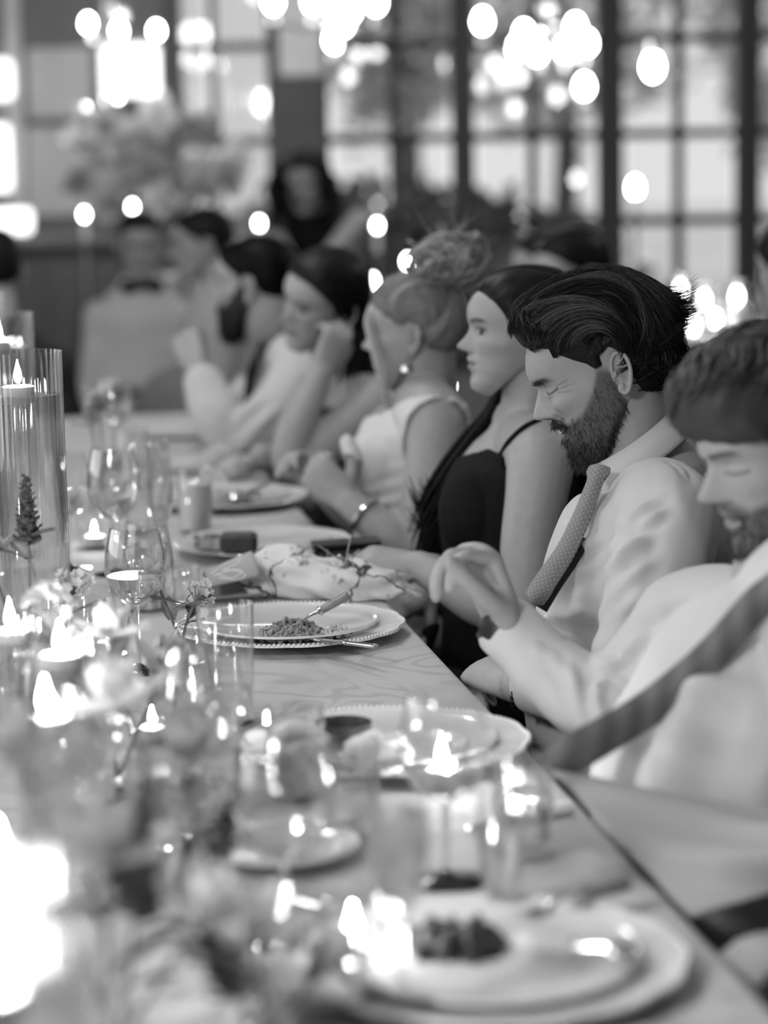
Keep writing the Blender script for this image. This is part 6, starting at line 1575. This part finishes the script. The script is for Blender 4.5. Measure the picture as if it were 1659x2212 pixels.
posy(70, 1530, [(0.005, -0.01, 0.30, 0.028, 'petal_dark', 'spike', 'dark flower spike in front of the sharp glass cylinder'), (-0.05, 0.01, 0.20, 0.045, 'petal_thin_mid', 'bloom', 'grey open bloom beside the dark flower spike'), (0.06, 0.0, 0.16, 0.026, 'petal_thin', 'cluster', 'small pale sprig below the dark flower spike')], 'bud vase holding the dark flower spike')
posy(400, 1440, [(0.02, 0.0, 0.10, 0.024, 'petal_thin', 'cluster', 'tiny white blossoms by the tall clear tumbler'), (-0.04, 0.01, 0.13, 0.03, 'petal_thin', 'bloom', 'white open bloom by the tall clear tumbler')], 'bud vase by the tall clear tumbler', 0.07)
posy(250, 1700, [(0.0, 0.0, 0.17, 0.045, 'petal_thin', 'bloom', 'pale bloom above the low candles'), (0.06, -0.02, 0.14, 0.04, 'petal_thin_mid', 'bloom', 'grey bloom leaning right above the low candles'), (-0.07, 0.0, 0.20, 0.03, 'petal_thin', 'cluster', 'pale blossom cluster above the low candles')], 'bud vase among the low candles')
posy(420, 1990, [(0.0, 0.0, 0.15, 0.05, 'petal_thin_mid', 'bloom', 'grey bloom left of the bread plate'), (-0.06, 0.02, 0.20, 0.05, 'petal_thin', 'bloom', 'pale tall bloom left of the bread plate'), (0.04, 0.03, 0.11, 0.03, 'petal_dark', 'spike', 'dark bud spike left of the bread plate')], 'bud vase left of the bread plate')
posy(240, 2330, [(0.0, 0.0, 0.17, 0.055, 'petal_thin_mid', 'bloom', 'large grey bloom closest above the bottom candles'), (-0.06, 0.03, 0.24, 0.05, 'petal_thin_mid', 'bloom', 'grey bloom rising over the bottom candles'), (0.07, 0.0, 0.13, 0.045, 'petal_thin', 'bloom', 'white bloom low beside the bottom candles'), (0.03, 0.05, 0.22, 0.035, 'petal_dark', 'spike', 'dark flower spike over the bottom candles')], 'bud vase nearest the bottom candles')
posy(560, 2300, [(0.0, 0.0, 0.10, 0.045, 'petal_thin', 'bloom', 'white bloom at the very front of the table'), (-0.05, 0.03, 0.13, 0.03, 'petal_dark', 'spike', 'dark leafy spike at the very front of the table'), (0.05, 0.02, 0.07, 0.04, 'petal_thin_mid', 'bloom', 'grey bloom at the very front of the table')], 'bud vase at the very front of the table', 0.08)

# ------------------------------------------------------------------ far tables, bar and arrangement at the back
def flat_cap(long=False):
    if long: return HairCap([(88, 188), (80, 208), (60, 228), (25, 244), (-20, 248), (-70, 236), (-104, 208), (-120, 170), (-122, 120), (-118, 60), (-100, 0), (-50, -20), (0, 60), (50, 150)], 96,
                            [(120, 192), (82, 192), (66, 176), (54, 158), (44, 130), (36, 90), (30, 40), (26, -40), (-160, -40), (-160, 300), (120, 300)], n=2.4)
    return HairCap([(88, 190), (86, 208), (62, 226), (25, 240), (-20, 243), (-70, 228), (-100, 200), (-110, 160), (-108, 125), (-96, 92), (-74, 74), (-40, 90), (0, 110), (50, 150)], 83,
                   [(120, 190), (80, 188), (64, 176), (54, 162), (40, 152), (24, 146), (14, 126), (4, 126), (0, 146), (-22, 142), (-32, 112), (-40, 78), (-160, 60), (-160, 300), (120, 300)], n=2.4)
def guest(label, px, py, d, yaw, nod=0, roll=0, sex='male', hair='hair_black', long=False, top='shirt_white', tone=1.0, lean=(0, 0), arms=None, bow=False, voxel=0.011, curls=0, skirt=False, seat=True, scale=None, legm='cloth_charcoal'):
    """seated far guest; px,py = photo pixel of the middle of the head"""
    k = scale or (1.0 if sex == 'male' else 0.94)
    h = place_head(px, py, d, yaw, nod, roll, k, sex, 1.0, (0, 0, 125))
    hm = MB(); add_head(hm, h, 60, 60, eye='open', brow=0.3, lips=0.6)
    f = h.R @ arr(1, 0, 0); f[2] = 0; f = unit(f); s = np.cross(arr(0, 0, 1), f); base = h.w((-25, 0, 60)); w = 0.19 if sex == 'male' else 0.165
    sh = base + arr(0, 0, -0.125) - f * 0.02 + arr(lean[0], lean[1], 0) * 0.3; wa = sh + arr(lean[0], lean[1], 0) * 0.7 - arr(0, 0, 0.42)
    if seat and wa[2] < 0.62: wa[2] = 0.62
    fl = MB(); fl.limb([(*h.w((-26, 0, 90)), 0.055), (*base, 0.054), (*(sh + arr(0, 0, 0.06)), 0.062)], 12, 14)
    for sg in (1, -1):
        S = sh + s * (w - 0.03) * sg - arr(0, 0, 0.085)
        A = arms[0 if sg > 0 else 1] if arms else None
        E_ = A[0] if A else S + s * 0.03 * sg + f * 0.04 - arr(0, 0, 0.28); H_ = A[1] if A else E_ + f * 0.22 - s * 0.08 * sg + arr(0, 0, 0.02)
        fl.limb([(*S, 0.05), (*((S + E_) / 2), 0.046), (*E_, 0.04), (*((E_ + H_) / 2), 0.036), (*H_, 0.028)], 20, 12)
        hand(fl, H_, H_ - E_, (0, 0, 1) if abs(unit(H_ - E_)[2]) < 0.8 else -f, sg, ((30, 35, 25),) * 4, 0.5, s=0.95)
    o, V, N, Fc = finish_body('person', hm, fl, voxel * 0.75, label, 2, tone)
    cp = flat_cap(long); hb = MB(); cp.cap(hb, h, 60, 36, 4 if curls else 1.5, (5, 9), 3)
    if curls:
        rg = np.random.default_rng(3)
        for _ in range(curls):
            a = rg.uniform(0.7, 4.2); b = rg.uniform(-1.2, 1.2); P0 = h.w(cp.pt(np.array([a]), np.array([b]), np.array([4.0]))[0]); t = np.linspace(0, 1, 12)
            side = s * np.sign(b) * 0.02 - f * 0.01; P = P0 + np.outer(t, arr(0, 0, -0.22) * rg.uniform(0.5, 1.1) + side * 2 + rg.normal(size=3) * 0.03) + np.stack([np.cos(t * 16), np.sin(t * 16), 0 * t], 1) * 0.012
            strand(hb, P, rg.uniform(0.004, 0.009), 4, rg.uniform(0.5, 1.4))
    hb.build('hair', hair, o, True, None)
    cm = MB(); cm.limb([(*(sh + arr(0, 0, 0.05)), 0.062, 0.065), (*(sh + arr(0, 0, 0.01)), 0.09, w * 0.58), (*(sh * 0.85 + wa * 0.15), 0.115, w * 0.88), (*(sh * 0.7 + wa * 0.3), 0.125, w), (*(sh * 0.35 + wa * 0.65), 0.12, w * 0.9), (*wa, 0.125, w * 0.92)], 24, 20, up=tuple(s))
    if top.startswith('shirt') or top in ('cloth_charcoal', 'cloth_black', 'suit_grey') and sex == 'male':
        for sg in (1, -1):
            S = sh + s * (w - 0.03) * sg - arr(0, 0, 0.085); A = arms[0 if sg > 0 else 1] if arms else None
            E_ = A[0] if A else S + s * 0.03 * sg + f * 0.04 - arr(0, 0, 0.28); H_ = A[1] if A else E_ + f * 0.22 - s * 0.08 * sg + arr(0, 0, 0.02); H2 = H_ - unit(H_ - E_) * 0.03
            cm.limb([(*S, 0.060), (*((S + E_) / 2), 0.057), (*E_, 0.052), (*((E_ + H2) / 2), 0.047), (*H2, 0.038)], 20, 14)
    if skirt: cm.limb([(*wa, 0.13, 0.15), (*(arr(wa[0], wa[1], 0.45)), 0.2, 0.22), (wa[0], wa[1], 0.06, 0.27, 0.28)], 14, 20, up=tuple(s))
    cloth('dress' if sex == 'female' else 'shirt', cm, voxel, top, o, 3, (), 0.004, (10, 10, 10))
    if bow:
        c = h.w((0, 0, -12)) + f * 0.06 - arr(0, 0, 0.02); b = MB()
        for sg in (1, -1): b.limb([(*c, 0.010), (*(c + s * 0.028 * sg), 0.02), (*(c + s * 0.055 * sg), 0.026)], 10, 10)
        b.ell(c, (0.014,) * 3); b.build('bow_tie', 'cloth_black', o)
    if seat:
        legs(o, wa, legm, 0.014, fwd=f, shoes=True); chair(wa, f, 'dark wooden chair under ' + seat)
    return o, h
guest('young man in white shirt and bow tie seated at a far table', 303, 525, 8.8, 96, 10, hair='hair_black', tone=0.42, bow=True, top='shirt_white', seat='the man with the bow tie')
guest('guest with dark cropped hair just beyond the bearded man with raised hands', 438, 525, 7.9, 4, 6, hair='hair_black', top='suit_grey', seat='the dark-haired guest beyond the bearded man')
pA = W(735, 420, 9.2)
guest('woman with long curly dark hair and black dress bending forward', 655, 392, 9.2, 80, 14, -6, 'female', 'hair_black', True, 'cloth_black', lean=(0.02, 0.12), curls=170, skirt=True, seat=None,
      arms=((W(775, 470, 9.25), W(700, 560, 9.0)), (W(600, 520, 9.2), W(640, 600, 9.0))))
guest('guest with black hair whose crown shows above the woman in black', 1238, 590, 6.2, 20, 10, hair='hair_black', top='cloth_black', seat='the guest whose crown shows')
guest('guest with greyer hair beside the black-haired crown', 1186, 585, 6.72, 10, 6, hair='hair_brown', top='cloth_charcoal', seat='the grey-haired guest')
guest('guest in black clothes sitting with back towards the row of diners', 1722, 585, 5.35, -60, 4, hair='hair_black', top='cloth_black', seat='the guest in black')
guest('guest with dark hair at the far side of the candles', -14, 582, 6.9, 282, 4, hair='hair_black', top='cloth_charcoal', seat='the dark-haired guest beyond the candles')

guest('guest in grey beside the near man, lap at the table edge', 2420, 790, 2.06, 9.5, 4, hair='hair_dark', top='shirt_grey', seat='the guest in grey beside the near man', legm='suit_grey')

# empty bentwood chair at the end of the table, and a padded one beside it
e = W(262, 900, 7.6); chair(arr(e[0], e[1], 0), unit(arr(0.97, 0.25, 0)), 'empty bentwood chair at the far end of the table', 0.90)
p = W(352, 1010, 6.9); c = arr(p[0], p[1], 0); root = empty('padded_chair', c, 'round-backed grey padded chair at the far end of the table', 'chair')
MB().limb([(*(c + arr(0, 0, 0.42)), 0.20, 0.20), (*(c + arr(0, 0, 0.47)), 0.21, 0.21)], 8, 20, up=(0, 1, 0)).build('seat', 'cloth_grey', root)
MB().ell(c + arr(0.06, 0.17, 0.66), (0.17, 0.045, 0.19), None, 24, 14).build('back_pad', 'cloth_grey', root)
for i in (-1, 1):
    for j in (-1, 1): MB().tube(np.array([c + arr(0.14 * i, 0.14 * j, 0.42), c + arr(0.17 * i, 0.17 * j, 0)]), 0.016, 8).build('leg', 'wood_dark', root)
    MB().tube(np.array([c + arr(0.06 + 0.1 * i, 0.17, 0.42), c + arr(0.06 + 0.1 * i, 0.175, 0.6)]), 0.012, 8).build('back_post', 'wood_dark', root)

# bar counter
q0, q1 = W(-160, 540, 10.6), W(275, 540, 10.6); cx, cw = (q0[0] + q1[0]) / 2, q1[0] - q0[0]
root = empty('bar_counter', (cx, 10.7, 0), 'dark bar counter along the panelled back wall', 'counter')
MB().box((cx, 10.75, 0.53), (cw, 0.55, 1.06), bev=0.01).build('body', 'column_dark', root, False); MB().box((cx, 10.74, 1.08), (cw + 0.06, 0.62, 0.04), bev=0.01).build('worktop', 'wood_mid', root, False)
for k in range(5): MB().box((cx - cw / 2 + cw * (k + 0.5) / 5, 10.47, 0.55), (cw / 5 - 0.06, 0.02, 0.85), bev=0.006).build('panel', 'column_dark', root, False)
p = W(30, 497, 10.6); root = empty('lamp_box', (p[0], 10.62, 1.10), 'glowing low white lamp box on the bar counter', 'lamp')
MB().box((p[0], 10.62, 1.10 + 0.075), (0.17, 0.12, 0.11), bev=0.015).build('shade', 'lampshade', root, False); MB().box((p[0], 10.62, 1.11), (0.12, 0.1, 0.02)).build('base', 'brass', root, False)
def back_candle(px, py, d, label, r=0.02, surf=None):
    """candle stand whose flame shows at px,py; stands on the floor or on a surface"""
    p = W(px, py, d); z0 = 0.0 if surf is None else surf; root = empty('candle_stand', (p[0], p[1], z0), label, 'candle stand', 'candle stands at the back')
    MB().lathe([(0.0005, 0), (0.07, 0), (0.07, 0.01), (0.012, 0.03), (0.009, p[2] - z0 - 0.12), (0.03, p[2] - z0 - 0.11), (0.0005, p[2] - z0 - 0.105)], (p[0], p[1], z0), 14).build('stand', 'brass', root)
    MB().lathe([(0.0005, -0.105), (0.014, -0.105), (0.013, -0.02), (0.0005, -0.018)], p, 12).build('candle', 'wax', root); MB().lathe(bulb_mesh(r, 1.6), p, 12).build('flame', 'bulb', root)
for (x, y, d, lb) in ((286, 447, 9.05, 'candle stand just in front of the arrangement'), (182, 463, 9.9, 'candle stand at the end of the bar'), (560, 482, 9.8, 'candle stand beside the bright curtain'), (815, 487, 9.8, 'candle stand right of the curly-haired woman'), (880, 564, 8.4, 'candle stand behind the blonde bun'), (1372, 405, 10.2, 'tall candle stand before the window behind the laughing man'), (805, 606, 8.8, 'low candle stand behind the woman resting her cheek'), (970, 832, 5.6, 'low candle stand between the blonde woman and the woman in black')):
    back_candle(x, y, d, lb, 0.024 if y == 405 else 0.012)
# flower arrangement on the counter's end
b0 = W(330, 560, 9.4); zt = 0.76
root = empty('pedestal', (b0[0], b0[1], 0), 'slim pedestal carrying the big flower arrangement', 'pedestal')
MB().lathe([(0.0005, 0), (0.20, 0), (0.20, 0.03), (0.05, 0.06), (0.045, zt - 0.05), (0.17, zt - 0.02), (0.17, zt), (0.0005, zt)], (b0[0], b0[1], 0), 24).build('column_shaft', 'wood_dark', root)
vz = empty('urn_vase', (b0[0], b0[1], zt), 'pale urn holding the big flower arrangement', 'vase')
MB().lathe([(0.0005, 0), (0.06, 0), (0.05, 0.03), (0.11, 0.12), (0.13, 0.22), (0.115, 0.24), (0.1, 0.2), (0.0005, 0.15)], (b0[0], b0[1], zt), 24).build('urn', 'porcelain', vz)
rg = np.random.default_rng(12); c0 = arr(b0[0], b0[1], zt + 0.2)
spots = [(190, 255), (230, 290), (275, 310), (320, 300), (360, 330), (400, 345), (445, 360), (300, 350), (250, 350), (200, 330), (170, 380), (215, 400), (270, 400), (330, 390), (385, 400), (440, 410), (490, 400), (500, 350), (350, 440), (300, 440), (240, 440), (410, 450), (460, 300), (150, 300), (330, 260), (400, 280)]
for k, (x, y) in enumerate(spots):
    t_ = W(x + rg.normal() * 6, y + rg.normal() * 6, 9.4 + rg.normal() * 0.12); side = 'upper' if y < 320 else ('middle' if y < 405 else 'lower')
    r_ = empty('flower_stem', c0, 'pale bloom in the %s part of the big arrangement' % side, 'flower', 'flowers of the big arrangement')
    g_ = c0 + arr(0.07 * math.cos(k * 2.4) * math.sqrt(k / 26), 0.07 * math.sin(k * 2.4) * math.sqrt(k / 26), 0)
    P = spline([g_, g_ * 0.55 + t_ * 0.45 + arr(0, 0, 0.05), t_], 9); MB().tube(P, 0.004, 5, False).build('stem', 'stem', r_)
    bloom(r_, t_, arr(rg.normal() * 0.5, -1, 0.4), 0.085 * rg.uniform(0.7, 1.3), ('petal_thin', 'petal_thin_mid', 'petal_thin')[k % 3], 50 + k, ((5, 0.95, 0.1), (5, 0.7, 0.6)))
    for j in range(2): put(petal(0.34, 1.0, -0.15, 'petal_thin_mid'), 'leaf', r_, P[3 + 2 * j], rg.normal(size=3), (0, 0, 1), 0.10)
# round window table with candles and glasses behind the near men
tc_ = W(1495, 720, 7.6); TZ2 = 0.75; cc = arr(tc_[0] + 0.15, tc_[1], 0)
root = empty('round_table', cc, 'round table under a pale cloth by the windows', 'table')
MB().tube(np.array([cc, cc + arr(0, 0, 0.72)]), 0.06, 12).build('pedestal_leg', 'wood_mid', root); MB().lathe([(0.0005, 0.69), (0.60, 0.69), (0.60, 0.72), (0.0005, 0.72)], cc, 40).build('tabletop', 'wood_mid', root)
th = np.linspace(0, 2 * np.pi, 72, endpoint=False); G = []
for r, z in ((0.01, 0.742), (0.3, 0.742), (0.60, 0.742), (0.635, 0.73), (0.65, 0.60), (0.67, 0.4), (0.69, 0.22)):
    k = 1 + (0.04 * np.sin(th * 11) if z < 0.7 else 0); G.append(np.stack([cc[0] + r * k * np.cos(th), cc[1] + r * k * np.sin(th), np.full(72, z)], -1))
o = MB().grid(np.array(G), True).build('tablecloth', 'petal_white', None, True, None); tag(o, 'white cloth hanging in folds over the round window table', 'tablecloth')
for k, (x, y) in enumerate(((1470, 626), (1520, 648), (1592, 640), (1500, 704), (1478, 765), (1545, 690))):
    p = W(x, y, 7.55 + 0.12 * (k % 3)); a = cc[:2] + (p[:2] - cc[:2]) * min(1.0, 0.55 / (np.linalg.norm(p[:2] - cc[:2]) + 1e-6)); b = arr(a[0], a[1], 0.744); hh = max(p[2] - 0.744, 0.06)
    root = empty('candle_glass', b, 'lit candle glass on the round window table', 'candle holder', 'candle glasses on the round window table')
    lathe_obj('glass_wall', glass_wall([(0.0005, 0), (0.03, 0), (0.034, 0.01), (0.036, hh + 0.05)], 0.002), 'glass', root, b, 20)
    lathe_obj('candle', [(0.0005, 0.006), (0.022, 0.006), (0.022, hh - 0.03), (0.0005, hh - 0.03)], 'wax', root, b, 16)
    MB().lathe(bulb_mesh(0.014, 1.7), b + arr(0, 0, hh), 12).build('flame', 'bulb', root)
for k in range(7):
    a = 0.6 + k * 0.75; b = cc + arr(0.42 * math.cos(a), 0.42 * math.sin(a), 0.744); wine_glass(b, 'wine glass on the round window table', 0.04, 0.2, 0.1, 0.3, group='wine glasses on the round window table')
